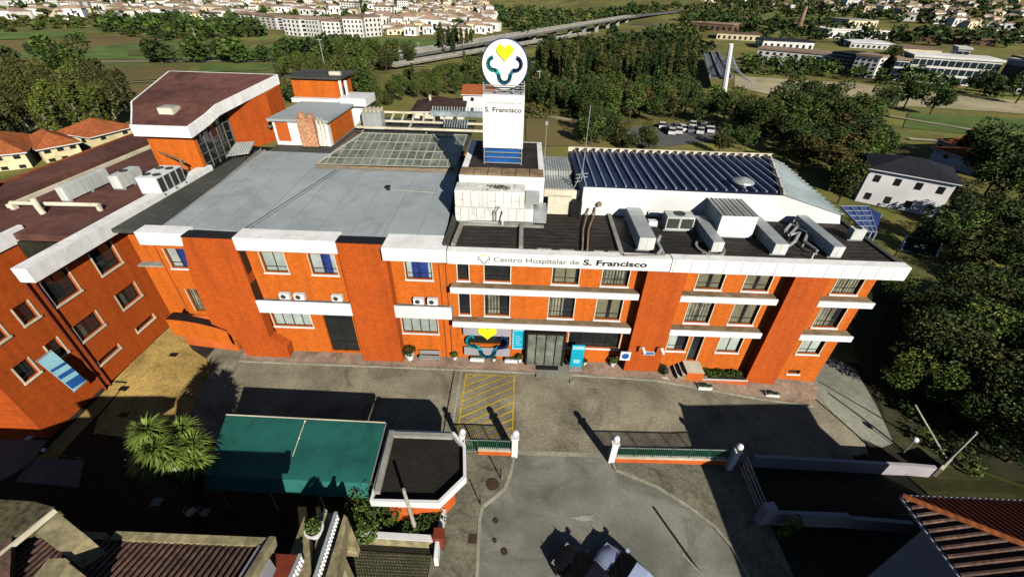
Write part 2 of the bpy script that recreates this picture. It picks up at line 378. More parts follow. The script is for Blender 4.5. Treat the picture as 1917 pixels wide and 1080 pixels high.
struct(drape([(2., 27.2), (2., 25.0), (5., 24.95), (5., 27.2)], .17), 'entrance_ramp', 'ramp')
struct(kerbline([(-23.4, 25.62), (-14, 25.62), (-5, 25.62), (2, 25.57)]), 'kerb', 'kerb')
struct(kerbline([(5, 25.52), (8.5, 25.42), (12, 25.27), (16, 24.9), (19.6, 24.52), (22.4, 24.36), (25.2, 24.22)]), 'kerb', 'kerb')
# the street
left_k = [(963, 855), (955, 890), (945, 915), (925, 932), (903, 950), (898, 975), (893, 1080)]
right_k = [(1143, 858), (1152, 880), (1225, 910), (1290, 950), (1335, 985), (1370, 1025), (1400, 1080)]
lk = gp(left_k); rk = gp(right_k)
lk += [(-1.35, 6), (-1.3, -12)]; rk += [(14.2, 8), (14.6, 4), (14.6, -12)]
struct(drape([(-.15, 18.12)]+lk+rk[::-1]+[(7.6, 18.12)], .03), 'street', 'asphalt')
struct(kerbline(lk, .2, .1), 'kerb', 'kerb'); struct(kerbline(rk, .2, .1), 'kerb', 'kerb')
struct(drape([(-4.6, 18.0)]+[(0, 18.0)]+[(p[0]-.12, p[1]) for p in lk]+[(-4.3, -12), (-4.3, 11)], .10), 'sidewalk', 'slab')
struct(drape([(7.5, 18.0)]+[(p[0]+.12, p[1]) for p in rk]+[(16.4, -12), (16.4, 18.2)], .10), 'sidewalk', 'slab')
struct(drape([(0.2, 17.95), (0.2, 18.3), (7.3, 18.35), (7.3, 18.0)], .045), 'gate_threshold', 'kerb')
def marks(name, lines, wd, m, dz=.055, label=None):
    mb = MB()
    for a, b in lines:
        a = Vector(a); b = Vector(b); n = max(1, int((b-a).length/1.2))
        r = ribbon([a, b], wd, dz, 1.2); mb.add(r)
    return struct(mb, name, m, label)
x0, x1 = -3.9, 0.15; hl = []
for i in range(-4, 16):                                             # yellow hatched box
    y0 = 18.6+i*.75; a = Vector((x0, y0)); b = Vector((x1, y0+2.35))
    lo, hi = 18.5, 25.1
    def clip(a, b):
        d = b-a; t0, t1 = 0., 1.
        if d.y: t0 = max(t0, (lo-a.y)/d.y); t1 = min(t1, (hi-a.y)/d.y)
        return (a+d*t0, a+d*t1) if t1 > t0 else None
    c = clip(a, b)
    if c: hl.append(c)
marks('yellow_marking', hl+[((x0, 18.5), (x0, 25.2)), ((x1, 18.5), (x1, 25.2)), ((x0, 25.15), (x1, 25.15))], .11, 'yellow')
marks('white_marking', [((-4.35, 18.4), (-4.35, 25.5))], .13, 'whitemark')
marks('drain_channel', [((-4.95, 18.4), (-4.95, 25.5))], .1, 'black', .045)
marks('drain_channel', [((25.9, 25.1), (27.4, 21.9)), ((27.4, 21.9), (28.3, 19.7))], .12, 'black', .075)
a = MB(); q = [G(*p, .04) for p in ((1064, 968), (1112, 962), (1108, 971), (1118, 972), (1092, 976))]
a.poly([tuple(v+Vector((0, 0, .01))) for v in q[::-1]]); struct(a, 'arrow_marking', 'whitemark')
marks('road_edge_line', [tuple(Vector(G(*p)[:2]) for p in ((1222, 948), (1312, 1075)))], .14, 'black', .05)
marks('road_edge_line', [tuple(Vector(G(*p)[:2]) for p in ((1277, 1036), (1316, 1079)))], .1, 'kerb', .06)
for i, (px, py, r, lab) in enumerate([(922, 908, .42, 'large round rusty manhole cover in the slab sidewalk'), (928, 975, .17, 'small round cover in the asphalt nearest the arrow'), (926, 1012, .13, 'smallest round cover between two others by the left kerb'), (944, 1033, .2, 'small round cover in the asphalt nearest the bottom of the street')]):
    p = G(px, py); dz = .12 if i == 0 else .05
    mb = MB(); mb.lathe((p.x, p.y, gh(p.x, p.y)+dz), [(r, 0), (r, .02), (r*.86, .02), (r*.86, .012), (.001, .014)], 24)
    tag(build(mb, 'manhole_cover', 'iron', loc=tuple(p)), lab, 'manhole cover', 'manhole covers in the street')
for px, py, s_, lab in [(885, 1010, .5, 'square rusty cover in the slab sidewalk'), (1071, 716, .35, 'pale square cover in the cobbles before the entrance ramp, right of its twin'), (1083, 716, .0, '')]:
    if s_ == 0: continue
    p = G(px, py); mb = MB(); mb.box(p.x-s_/2, p.x+s_/2, p.y-s_/2, p.y+s_/2, gh(p.x, p.y)+.03, gh(p.x, p.y)+.125)
    tag(build(mb, 'inspection_cover', 'iron' if s_ > .4 else 'kerb', loc=tuple(p)), lab.replace(', right of its twin', ''), 'inspection cover')
for px, py, lab in [(325, 665, 'dark oval drain grate on the ochre paving nearest the orange building'), (232, 728, 'dark drain grate in the ochre paving close to the white planter wall'), (232, 777, 'rectangular dark drain grate at the front edge of the ochre paving')]:
    p = G(px, py); mb = MB(); mb.box(p.x-.3, p.x+.3, p.y-.2, p.y+.2, p.z+.02, p.z+.10)
    for k in range(5): mb.box(p.x-.26+k*.12, p.x-.22+k*.12, p.y-.17, p.y+.17, p.z+.10, p.z+.115)
    tag(build(mb, 'drain_grate', 'black', loc=tuple(p)), lab, 'drain grate', 'drain grates in the ochre forecourt')
# fields and roads of the plain behind
def farpoly(name, px, m, dz=.12, step=40): return struct(drape(gp(px), dz, step), name, m)
farpoly('field', [(0, 78), (190, 66), (330, 72), (470, 92), (450, 112), (180, 118), (0, 116)], 'fieldb')
farpoly('field', [(180, 88), (330, 76), (520, 96), (560, 112), (150, 113)], 'fieldg', .2)
farpoly('field', [(0, 118), (540, 118), (520, 140), (200, 152), (0, 150)], 'fieldo', .16)
farpoly('field', [(205, 166), (330, 158), (420, 150), (330, 190), (300, 215), (235, 190)], 'fieldb', .14)
farpoly('field', [(200, 128), (360, 124), (330, 148), (215, 156)], 'fieldb', .22)
farpoly('field', [(0, 55), (250, 50), (200, 64), (0, 74)], 'fieldo', .14)
farpoly('field', [(480, 70), (760, 72), (880, 80), (820, 92), (700, 100), (520, 96)], 'fieldg', .14)
farpoly('field', [(690, 92), (810, 88), (760, 108), (700, 118)], 'fieldb', .24)
farpoly('field', [(985, 215), (1090, 232), (1160, 262), (1180, 285), (985, 275)], 'fieldb', .2, 10)
for k_, (pp_, mm_) in enumerate([([(0, 62), (160, 60), (150, 70), (0, 76)], 'fieldg'), ([(340, 74), (470, 86), (460, 94), (330, 86)], 'fieldo'), ([(0, 100), (150, 96), (170, 108), (0, 112)], 'fieldg'), ([(560, 96), (700, 102), (690, 112), (560, 108)], 'fieldb'), ([(380, 122), (520, 122), (500, 134), (370, 138)], 'fieldg'), ([(60, 124), (190, 122), (180, 140), (60, 144)], 'fieldb'), ([(500, 74), (640, 76), (640, 84), (500, 82)], 'fieldb'), ([(240, 96), (360, 94), (380, 104), (240, 106)], 'fieldo')]): farpoly('field', pp_, mm_, .26+.02*k_)
farpoly('river_sand', [(1375, 143), (1480, 150), (1610, 158), (1700, 172), (1917, 190), (1917, 214), (1700, 200), (1590, 210), (1440, 178), (1375, 163)], 'sand', .14)
farpoly('field', [(1700, 212), (1917, 224), (1917, 262), (1690, 240)], 'fieldg', .14)
farpoly('car_park', [(1130, 245), (1235, 232), (1350, 236), (1365, 262), (1250, 275), (1110, 272)], 'road', .12, 8)
farpoly('field', [(1330, 12), (1620, 8), (1560, 50), (1420, 55)], 'fieldo', .14)
struct(ribbon(gp([(0, 118), (250, 117), (560, 116), (800, 126)]), 2.2, .3), 'track', 'path')
struct(ribbon(gp([(150, 178), (200, 165), (250, 156), (330, 152)]), 1.2, .3), 'track', 'path')
struct(ribbon(gp([(985, 208), (1040, 222), (1090, 230), (1180, 252)]), 2.4, .3), 'track', 'path')
struct(ribbon(gp([(985, 88), (1060, 93), (1120, 98), (1240, 92), (1330, 100)]), 4, .3), 'track', 'path')
struct(ribbon(gp([(1640, 215), (1760, 235), (1917, 262)]), 2.2, .3), 'track', 'path')
struct(ribbon(gp([(1700, 262), (1800, 268), (1917, 300)]), 2., .3), 'track', 'path')
struct(ribbon(gp([(1200, 60), (1240, 66), (1262, 58), (1230, 48), (1180, 46)]), 6, .3), 'far_road', 'road')
# ================================================================ walls with real openings
def facade(mb, ax, c, u0, u1, z0, z1, holes, depth, m=0, mr=None, sgn=1):
    """wall face on plane y=c (ax 'y', facing -Y) or x=c (ax 'x', facing +X) with reveals going inward by depth"""
    mr = m if mr is None else mr
    us = sorted(set([u0, u1]+[h[0] for h in holes]+[h[1] for h in holes])); zs = sorted(set([z0, z1]+[h[2] for h in holes]+[h[3] for h in holes]))
    us = [u for u in us if u0 <= u <= u1]; zs = [z for z in zs if z0 <= z <= z1]
    P = (lambda u, z, d: (u, c+d, z)) if ax == 'y' else (lambda u, z, d: (c-d, u, z))
    for a, b in zip(us[:-1], us[1:]):
        for e, f in zip(zs[:-1], zs[1:]):
            if any(h[0] <= (a+b)/2 <= h[1] and h[2] <= (e+f)/2 <= h[3] for h in holes): continue
            mb.poly([P(a, e, 0), P(b, e, 0), P(b, f, 0), P(a, f, 0)], m)
    for h in holes:
        a, b, e, f = h
        mb.poly([P(a, e, 0), P(a, e, depth), P(b, e, depth), P(b, e, 0)], mr); mb.poly([P(a, f, 0), P(b, f, 0), P(b, f, depth), P(a, f, depth)], mr)
        mb.poly([P(a, e, 0), P(a, f, 0), P(a, f, depth), P(a, e, depth)], mr); mb.poly([P(b, e, 0), P(b, e, depth), P(b, f, depth), P(b, f, 0)], mr)
def window(par, ax, c, u0, u1, z0, z1, depth=.28, pane='glass', sill=True, muls=1, rail=True, surround=False, shade=0., pane2=None):
    P = (lambda u, z, d: (u, c+d, z)) if ax == 'y' else (lambda u, z, d: (c-d, u, z))
    def bx(mb, ua, ub, za, zb, da, db, m=0):
        p, q = P(ua, za, da), P(ub, zb, db); mb.box(p[0], q[0], p[1], q[1], p[2], q[2], m)
    t = .06; g = .004; fr = MB(); d0, d1 = depth-.10, depth-.02
    bx(fr, u0+g, u1-g, z0+g, z0+t, d0, d1); bx(fr, u0+g, u1-g, z1-t, z1-g, d0, d1); bx(fr, u0+g, u0+t, z0+t, z1-t, d0, d1); bx(fr, u1-t, u1-g, z0+t, z1-t, d0, d1)
    for k in range(muls):
        u = u0+(u1-u0)*(k+1)/(muls+1); bx(fr, u-.03, u+.03, z0+t, z1-t, d0, d1)
    if rail:
        zr = z0+(z1-z0)*.24
        us = [u0+t]+[u0+(u1-u0)*(k+1)/(muls+1) for k in range(muls)]+[u1-t]
        for k in range(len(us)-1): bx(fr, us[k]+.031, us[k+1]-.031, zr-.025, zr+.025, d0+.003, d1-.003)
    if surround:
        sw = .10 if ax == 'x' else .07
        for ua, ub, za, zb in ((u0-sw, u0, z0, z1), (u1, u1+sw, z0, z1)): bx(fr, ua, ub, za, zb, -.03, -.003, 1)
    w_ = build(fr, 'window', ['frame', 'cream'], par)
    pm = MB(); bx(pm, u0+.01, u1-.01, z0+.01, z1-.01, depth-.055, depth-.045)
    build(pm, 'pane', pane, w_)
    if pane2:                                                       # a drawn curtain behind part of the glass
        a, b, mm = pane2; pm = MB(); bx(pm, u0+(u1-u0)*a, u0+(u1-u0)*b, z0+.05, z1-.05, depth-.062, depth-.057); build(pm, 'curtain', mm, w_)
    if sill:
        sm_ = MB(); bx(sm_, u0-.12, u1+.12, z0-.12, z0-.005, -.10, .06 if ax == 'y' else .05); build(sm_, 'sill', 'cream' if ax == 'x' else 'whiteclean', w_)
    bk = MB(); bx(bk, u0, u1, z0, z1, depth+.02, depth+.05)
    return w_
# ================================================================ THE HOSPITAL
H = thing('hospital_building', 'long orange brick hospital with white eaves, grey left roof and blue ribbed hall roof', 'building', (0, 27, 0))
E0, E1 = 11.05, 12.07
YW = 27.05; YP = 26.2
wins = []      # (u0,u1,z0,z1,opts)
def W(u0, u1, z0, z1, **k): wins.append((u0, u1, z0, z1, k))
# left block
W(-26.45, -24.85, 8.72, 10.45, pane='paleglass', pane2=(.45, .95, 'blueglass'), muls=1)
W(-26.3, -25.05, 4.5, 6.75, pane='glass', muls=1, rail=False, pane2=(.06, .94, 'curtain'), sill=False)
W(-19.25, -17.45, 8.66, 10.45, pane='paleglass', muls=1)
W(-15.6, -13.65, 8.62, 10.45, pane='paleglass', pane2=(.42, .8, 'blueglass'))
W(-8.4, -6.4, 8.5, 10.45, pane='paleglass', pane2=(.22, .85, 'blueglass'))
W(-20.1, -16.9, 3.25, 4.9, pane='paleglass', muls=3, rail=False)
W(-15.85, -13.4, .55, 4.75, pane='glass', muls=1, rail=True, sill=False, shade=1)
W(-9.3, -6.35, 3.05, 4.9, pane='paleglass', muls=3, rail=False)
# centre
for u0, u1, pn in ((-4.45, -3.6, 'glass'), (-2.4, -.45, 'glass'), (2.75, 4.75, 'curtain'), (6.5, 8.5, 'curtain')): W(u0, u1, 8.56, 10.5, pane=pn, muls=0 if u1-u0 < 1 else 1)
for u0, u1, pn in ((-4.45, -3.6, 'glass'), (-2.4, -.45, 'curtain'), (2.7, 4.7, 'curtain'), (6.45, 8.45, 'curtain')): W(u0, u1, 5.22, 7.4, pane=pn, muls=0 if u1-u0 < 1 else 1)
for u0 in (13.65, 17.2, 23.95):
    W(u0, u0+1.95, 8.58, 10.5, pane='curtain'); W(u0, u0+1.95, 5.28, 7.45, pane='curtain')
W(12.95, 14.5, 2.15, 3.95, pane='glass', pane2=(.1, .5, 'paleglass')); W(17.15, 19.0, 2.2, 3.95, pane='paleglass', rail=False); W(23.9, 25.75, 2.35, 3.95, pane='glass', pane2=(.05, .9, 'paleglass'))
W(14.9, 15.75, 1.05, 3.9, pane='glass', muls=0, rail=False, sill=False)
W(24.1, 25.1, -.05, .4, pane='glass', muls=0, rail=False)
W(4.6, 8.9, 2.1, 4.0, pane='glass', muls=3, rail=True)              # reception window right of the entrance
W(-3.95, -.35, 2.0, 4.1, pane='glass', muls=3, rail=False, sill=False)  # window behind the big emblem
segs = [(-27.0, -23.85), (-20.25, -12.85), (-9.45, -4.9), (-4.9, 9.5), (12.4, 20.15), (22.7, 26.77)]
for a, b in segs:
    wall = MB()
    hs = [w_[:4] for w_ in wins if a <= w_[0] and w_[1] <= b]
    if a == -4.9: hs = hs+[(1.0, 4.3, 0.2, 4.2)]
    z0 = -1.6 if a > 12 else -.4
    if a == -27.0: z0 = 3.9
    facade(wall, 'y', YW, a, b, z0, 11.4, hs, .30); build(wall, 'wall', 'orange', H)
wall = MB()
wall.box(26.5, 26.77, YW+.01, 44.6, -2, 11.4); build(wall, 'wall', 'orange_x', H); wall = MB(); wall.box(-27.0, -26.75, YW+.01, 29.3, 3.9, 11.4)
wall.box(-31, -26.75, 29.31, 29.6, -.5, 11.4)
wall.box(-27.2, -6, 48.2, 48.4, -.5, 11.4); wall.box(-6, 26.5, 44.3, 44.6, -2, 11.4)
# inner dark lining so that no light leaks through behind the panes
build(wall, 'wall', 'orange', H)
lin = MB(); lin.box(-26.7, 26.45, YW+.5, YW+.6, -1.9, 11.3); build(lin, 'light_stop_lining', 'soil', H)
pil = MB()
pil.prism([(-20.2, YP, 11.95), (-23.85, YP, 11.95), (-24.6, YP, 8.5), (-24.75, YP, 3.9), (-24.0, YP, 3.4), (-23.2, YP, 2.1), (-22.9, YP, .2), (-19.3, YP, .2), (-19.2, YP, 1.65), (-20.35, YP, 2.6)][::-1], (0, .84, 0))
build(pil, 'pilaster', 'pilast', H)
arch = MB()
n_ = 10; arc = []
for i in range(n_+1):
    t = i/n_; arc.append((-28.3+4.6*t, 4.3-1.0*t*t))
for (xa, za), (xb, zb) in zip(arc[:-1], arc[1:]):
    arch.poly([(xa, YP-.12, za), (xb, YP-.12, zb), (xb, YP-.12, zb-1.6-.2*n_/10), (xa, YP-.12, za-1.6)][::-1])
    arch.poly([(xa, YP-.12, za), (xb, YP-.12, zb), (xb, 27.0, zb+.05), (xa, 27.0, za+.05)], 1)
arch.box(-28.3, -23.9, YP+.55, YP+.84, -.3, 4.2, 2)
build(arch, 'curved_apron_wall', ['orange', 'black', 'orange_p'], H)
for a, b, zb in ((-12.85, -9.45, -.2), (9.5, 12.4, -.4), (20.15, 22.7, -1.3)):
    p = MB(); p.box(a, b, YP, YW+.0, zb, 11.95 if a < 0 else 11.06); build(p, 'pilaster', 'pilast', H)
for a, b in ((-23.88, -20.17), (-12.88, -9.42)): cp_ = MB(); cp_.box(a, b, YP-.03, YP+.9, 11.95, 12.05); build(cp_, 'pilaster_cap', 'black', H)
st_ = MB(); st_.box(-20.19, -20.15, YP+.12, YP+.7, 8.9, 10.9); st_.box(-20.33, -20.19, YP+.05, YP+.8, 5.6, 8.0); build(st_, 'side_shutter', 'frame', H)
# eaves
for bb in ((-27.4, -23.86, 26.45, 27.6), (-20.18, -12.87, 26.15, 27.6), (-9.43, -4.93, 25.5, 27.6)): fa = MB(); fa.box(*bb, E0, E1); build(fa, 'fascia', 'white', H)
f2 = MB(); f2.box(-4.85, 10.68, 25.4, 26.1, E0, E1-.02); f2.box(10.72, 26.95, 25.36, 26.1, E0, E1+.02)
F2 = build(f2, 'fascia', 'white', H); F2['label'] = 'long white fascia carrying the hospital name'
seam = MB()
for i in range(14): seam.box(10.9+i*1.16, 10.93+i*1.16, 25.35, 25.358, E0+.02, E1)
build(seam, 'fascia_seams', 'concrete', H)
soff = MB(); soff.box(-4.8, 26.8, 26.11, 27.04, 11.08, 11.35); build(soff, 'soffit', 'cream', H)
# lettering on the fascia
def px_at(xp, yp, Yv): return Y(xp, yp, Yv).x
def emblem(cx, y, cz, s, par, cols=('lime', 'teall', 'midl', 'navyl'), th=.17, dz=.03, hs=.49):
    """heart above a three-lobed open outline, as on the signs"""
    hp = []
    for i in range(40):
        t = 2*math.pi*i/40; hp.append((cx+s*hs*(16*math.sin(t)**3)/16, y-dz, cz+s*.68+s*hs*(13*math.cos(t)-5*math.cos(2*t)-2*math.cos(3*t)-math.cos(4*t))/16))
    hb = MB(); hb.prism(hp, (0, dz*.7, 0)); build(hb, 'emblem_heart', cols[0], par)
    r = s*.33
    path = []
    def arcp(ax_, az_, a0, a1, n=14):
        for i in range(n+1):
            t = R(a0+(a1-a0)*i/n); path.append((cx+ax_+r*math.cos(t), cz+az_+r*math.sin(t)))
    arcp(-.62*s, .08*s, 100, 290); arcp(0, -.57*s, 180-12, 360+12); arcp(.62*s, .08*s, -110, 80)
    n = len(path); t = th*s
    for ci, (i0, i1) in enumerate(((0, n//3), (n//3, 2*n//3), (2*n//3, n-1))):
        mb = MB()
        for i in range(i0, i1):
            (xa, za), (xb, zb) = path[i], path[i+1]
            mb.bar((xa, y-dz*.5, za), (xb, y-dz*.5, zb), t, dz*.8) if False else None
            d = Vector((xb-xa, zb-za)); d = d.normalized() if d.length > 0 else Vector((1, 0)); u = Vector((-d.y, d.x))*t/2; e = d*t*.12
            q = [(xa-e.x+u.x, za-e.y+u.y), (xb+e.x+u.x, zb+e.y+u.y), (xb+e.x-u.x, zb+e.y-u.y), (xa-e.x-u.x, za-e.y-u.y)]
            mb.prism([(p[0], y-dz, p[1]) for p in q], (0, dz*.7+.0005*(i % 2), 0))
        build(mb, 'emblem_outline', cols[1+ci], par)
yf = 25.395
text_at('Centro Hospitalar de', px_at(924, 492, 25.4), px_at(1084, 497, 25.4), yf, 11.36, .40, F2, 'ltext', bold=.012)
text_at('S. Francisco', px_at(1091, 497, 25.4), px_at(1211, 498, 25.4), yf-.004, 11.36, .44, F2, 'btext', bold=.028)
emblem(px_at(906, 487, 25.4), 25.395, 11.55, .42, F2, ('paleyellow', 'ltext', 'ltext', 'ltext'), .15, .02, hs=.42)
# balcony-like slabs
bal = [(-4.95, 9.3), (12.42, 19.7), (22.72, 26.9)]
for a, b in bal:
    for z0, z1 in ((7.92, 8.42), (4.58, 5.08)):
        m = MB(); m.box(a, b, YP-.02, YP+.12, z0, z1); m.box(a, b, YP+.12, YW-.003, z0+.05, z1-.06, 1); build(m, 'floor_slab', ['whiteclean', 'tan'], H)
for a, b in ((-20.3, -12.86), (-9.44, -4.96)):
    m = MB(); m.box(a, b, YP-.04, YP+.10, 5.35, 6.5); m.box(a, b, YP+.1, YW-.003, 5.4, 6.1, 1); build(m, 'canopy', ['whiteclean', 'concrete'], H)
rw = random.Random(5)
for u0, u1, z0, z1, k in wins:
    k.pop('shade', None); k['surround'] = z0 > 1
    if k.get('pane') == 'curtain' and u1-u0 > 1.5:
        v = rw.random(); k['pane'] = 'glass'; k['pane2'] = (rw.uniform(.02, .12), rw.uniform(.55, .95), rw.choice(['curtain', 'curtain', 'blind']))
        if v < .3: k['pane'] = 'blind'; k['pane2'] = (.45, .6, 'glass')
    window(H, 'y', YW, u0, u1, z0, z1, **k)
for x_ in (-26.97, -5.75, -5.25): dp = MB(); dp.tube([(x_, YW-.09, 11.1), (x_, YW-.09, .2 if x_ > -20 else 4.6)], .055, 8); build(dp, 'downpipe', 'orange_p', H)
# entrance: glass vestibule
en = MB(); en.box(1.05, 1.2, 26.4, 27.3, .3, 4.1); en.box(4.15, 4.3, 26.4, 27.3, .3, 4.1); en.box(1.05, 4.3, 26.42, 27.3, 3.85, 4.05)
for x_ in (1.9, 2.7, 3.5): en.box(x_-.03, x_+.03, 26.45, 26.5, .3, 3.85)
e_ = build(en, 'door', 'frame', H); eg = MB(); eg.box(1.2, 4.15, 26.52, 26.54, .3, 3.85); build(eg, 'door_glass', 'skyl', e_)
dm = MB(); dm.box(2.0, 3.9, 25.9, 26.38, .43, .46); build(dm, 'door_mat', 'black', e_)
# emblem window panel, notices, plaque and lamps
sp = MB(); sp.box(-4.2, -.3, 26.7, 26.74, 1.05, 1.95); sp.box(-4.2, -.3, 26.7, 26.74, 3.3, 4.45); shop = build(sp, 'window_film', 'lav', H)
emblem(-2.2, 26.68, 2.5, 1.75, shop, th=.2, dz=.04, hs=.44)
for a, b, z0, z1, yv, nm in ((-.1, 1.0, 2.1, 4.1, 26.85, 'information_board'),):
    m = MB(); m.box(-.12, .95, 26.95, 27.02, 1.7, 3.9); bd = build(m, 'information_board', 'lcyan', H)
    m = MB(); m.box(0, .83, 26.935, 26.948, 1.85, 3.75); build(m, 'board_face', 'cyan', bd)
    m = MB()
    for k in range(6): m.box(.12, .7-(k % 3)*.1, 26.925, 26.933, 2.2+k*.2, 2.25+k*.2)
    build(m, 'board_print', 'lcyan', bd)
m = MB(); m.box(10.75, 11.7, YP-.06, YP-.005, 2.35, 2.75); pq = build(m, 'plaque', 'lens', H); m = MB(); m.box(10.82, 11.63, YP-.07, YP-.061, 2.42, 2.68); build(m, 'plaque_face', 'bluep', pq)
text_at('CENTRO HOSPITALAR', 10.9, 11.55, YP-.073, 2.49, .12, pq, 'lcyan')
for x_ in (10.5, 12.0):
    m = MB(); m.tube([(x_, YP, 3.3), (x_+(-.25 if x_ < 11 else .1), YP-.45, 3.45)], .03, 6); m.tube([(x_-.05, YP-.4, 3.5), (x_+.12, YP-.75, 3.15)], .1, 8); build(m, 'wall_lamp', 'whiteclean', H)
# main roof
sp_ = MB()
for i in range(8): sp_.bar((-24.5+i*2.45, 27.3, 11.985), (-25.6+i*2.45+.14*i, 40.3, 11.985), .05, .012)
build(sp_, 'membrane_seams', 'seamgrey', H)
rf = MB()
rf.slab([(-26.1, 27.6), (-5.2, 26.6), (-5.9, 36), (-6.4, 45), (-27.6, 45.3)], 11.55, 11.98); build(rf, 'roof', 'grey', H)['label'] = 'flat grey membrane roof of the left block'
rf = MB(); rf.slab([(-30.2, 27.6), (-26.12, 27.6), (-27.62, 46.5), (-30.2, 46.5)], 11.3, 11.6)
rf.box(-23.8, -12.9, 27.0, 27.6, 11.6, 11.9); rf.slab([(-27.6, 45.31), (-6.4, 45.01), (-6.4, 62), (-27.6, 62)], 11.3, 11.75); build(rf, 'roof_gutter', 'gutter', H)
rl = MB(); rl.bar((-26.35, 27.7, 11.75), (-27.9, 46, 11.75), .12, .3); rl.bar((-27.0, 36, 11.8), (-28.4, 46.2, 11.8), .08, .3); rl.bar((-20.2, 27.3, 11.98), (-17.9, 41, 11.99), .09, .02, 1); rl.bar((-19.85, 27.3, 11.98), (-17.55, 41, 11.99), .05, .02, 1)
build(rl, 'roof_trim', ['galv', 'gutter'], H)
rf = MB(); rf.box(-4.9, 26.6, 26.1, 44.4, 11.5, 11.86); build(rf, 'roof', 'darkroof', H)['label'] = 'dark weathered roof behind the lettered fascia'
pr = MB(); pr.box(26.6, 26.95, 26.1, 44.6, 11.0, 12.0); pr.box(-5.2, -4.86, 26.12, 32.2, 11.3, 12.25); pr.box(-4.8, 26.55, 26.1, 26.3, 11.86, 11.98)
build(pr, 'parapet', 'gutter', H)
cb = MB(); cb.box(.12, .42, 26.35, 30.0, 11.86, 12.1); cb.bar((-4.55, 26.4, 11.98), (-4.35, 30.1, 11.98), .28, .25); cb.bar((-3.9, 30.0, 11.95), (1.2, 30.2, 11.95), .5, .25); cb.box(-4.5, 2, 29.75, 30.0, 11.87, 12.02)
for xa, xb in ((1.4, 2.4), (3.0, 4.0), (5.4, 6.1), (6.4, 7.2)): cb.box(xa, xb, 26.22, 26.34, 11.98, 12.03)
build(cb, 'roof_kerb', 'concrete', H)['label'] = 'pale concrete roof kerbs'
pp = MB()
pp.tube([(4.6, 26.4, 12.0), (5.0, 29.5, 12.05), (5.6, 32.2, 12.1), (5.7, 32.35, 12.5)], .07, 6); pp.tube([(4.95, 26.4, 12.0), (5.4, 29.5, 12.05), (6.2, 32.2, 12.1), (6.2, 32.35, 12.6)], .07, 6)
pp.tube([(6.5, 32.4, 12.9), (6.5, 32.2, 12.9)], .2, 10)
build(pp, 'roof_pipe', 'tan', H)
# hall with the ribbed blue roof
hall = MB()
A_, B_, Cc, D_ = Vector((20.9, 32.45, 14.1)), Vector((26.1, 32.45, 12.6)), Vector((27.0, 45.0, 12.8)), Vector((24.2, 41.9, 14.1)); L0 = Vector((5.1, 32.45, 14.25)); L1 = Vector((4.6, 41.6, 14.1))
hall.poly([(5.1, 32.45, 11.8), (26.4, 32.45, 11.8), tuple(B_), tuple(A_), tuple(L0)]); hall.poly([(5.1, 32.45, 11.8), tuple(L0), tuple(L1), (4.6, 41.6, 11.8)])
hall.poly([(4.6, 41.6, 11.8), tuple(L1), tuple(D_), tuple(Cc), (27, 45, 11.8)])
hw = build(hall, 'hall_wall', 'whiteclean', H)
hr = MB(); up = Vector((0, 0, .05)); hr.prism([tuple(L0+up), tuple(A_+up), tuple(D_+up), tuple(L1+up)], (0, 0, .06)); hroof = build(hr, 'hall_roof', 'navy', H)
rb = MB()
nrib = 25
for i in range(nrib):
    x_ = 5.25+i*.79; a = Vector((x_, 32.42, 14.42)); yb = 41.7
    if x_ > A_.x: a.y = 32.45+(x_-A_.x)/(D_.x-A_.x)*(D_.y-A_.y)+.1
    if a.y > 41: break
    rb.bar((x_, a.y, 14.40-.0*i), (x_, yb, 14.36), .11, .12)
build(rb, 'roof_ribs', 'rib', hroof)
sc_ = MB(); 
for i in range(25): sc_.box(5.3+i*.79, 5.62+i*.79, 41.72, 41.8, 14.2, 14.5)
sc_.box(4.6, 24.3, 41.82, 41.95, 14.1, 14.55, 1); build(sc_, 'ridge_flashing', ['black', 'cream'], hroof)
hp = MB(); hp.prism([tuple(A_+up), tuple(B_+up), tuple(Cc+up), tuple(D_+up)], (0, 0, .06)); sl_ = build(hp, 'side_roof', 'pale', H)
saw = MB()
for i in range(16):
    t = i/16; p = B_.lerp(Cc, t)+Vector((.0, 0, .08)); saw.prism([tuple(p), tuple(p+Vector((.55, .35, -.14))), tuple(p+Vector((.0, .7, 0)))], (0, 0, .06))
build(saw, 'serrated_eave', 'pale', sl_)
hd = MB(); hd.bar(A_+Vector((0, 0, .2)), D_+Vector((0, 0, .2)), .16, .14); hd.bar(A_+Vector((-.25, 0, .2)), D_+Vector((-.25, 0, .2)), .14, .12, 1); build(hd, 'hip_flashing', ['cream', 'gutter'], H)
mv = MB(); mv.lathe((18.0, 33.6, 14.3), [(.35, 0), (.35, .35), (.85, .4), (.8, .5), (.3, .72), (.01, .78)], 20); tag(build(mv, 'roof_ventilator', 'galv', loc=(18.0, 33.6, 14.3)), 'round mushroom shaped metal ventilator on the blue ribbed roof', 'roof ventilator')
sm2 = MB(); sm2.box(2.1, 4.5, 33.5, 36.5, 11.9, 13.6); sm2.box(2.1, 4.55, 36.6, 40.5, 11.9, 14.0); sm2.box(2.05, 5.0, 33.2, 33.5, 12.9, 13.6, 1)
build(sm2, 'ribbed_low_roof', ['palex', 'cream'], H)
w2 = MB(); w2.box(2.35, 4.25, 32.3, 32.6, 11.9, 13.4); w2.box(4.25, 5.05, 31.9, 32.4, 11.9, 13.2, 1); build(w2, 'roof_cupboard', ['cream', 'black'], H)
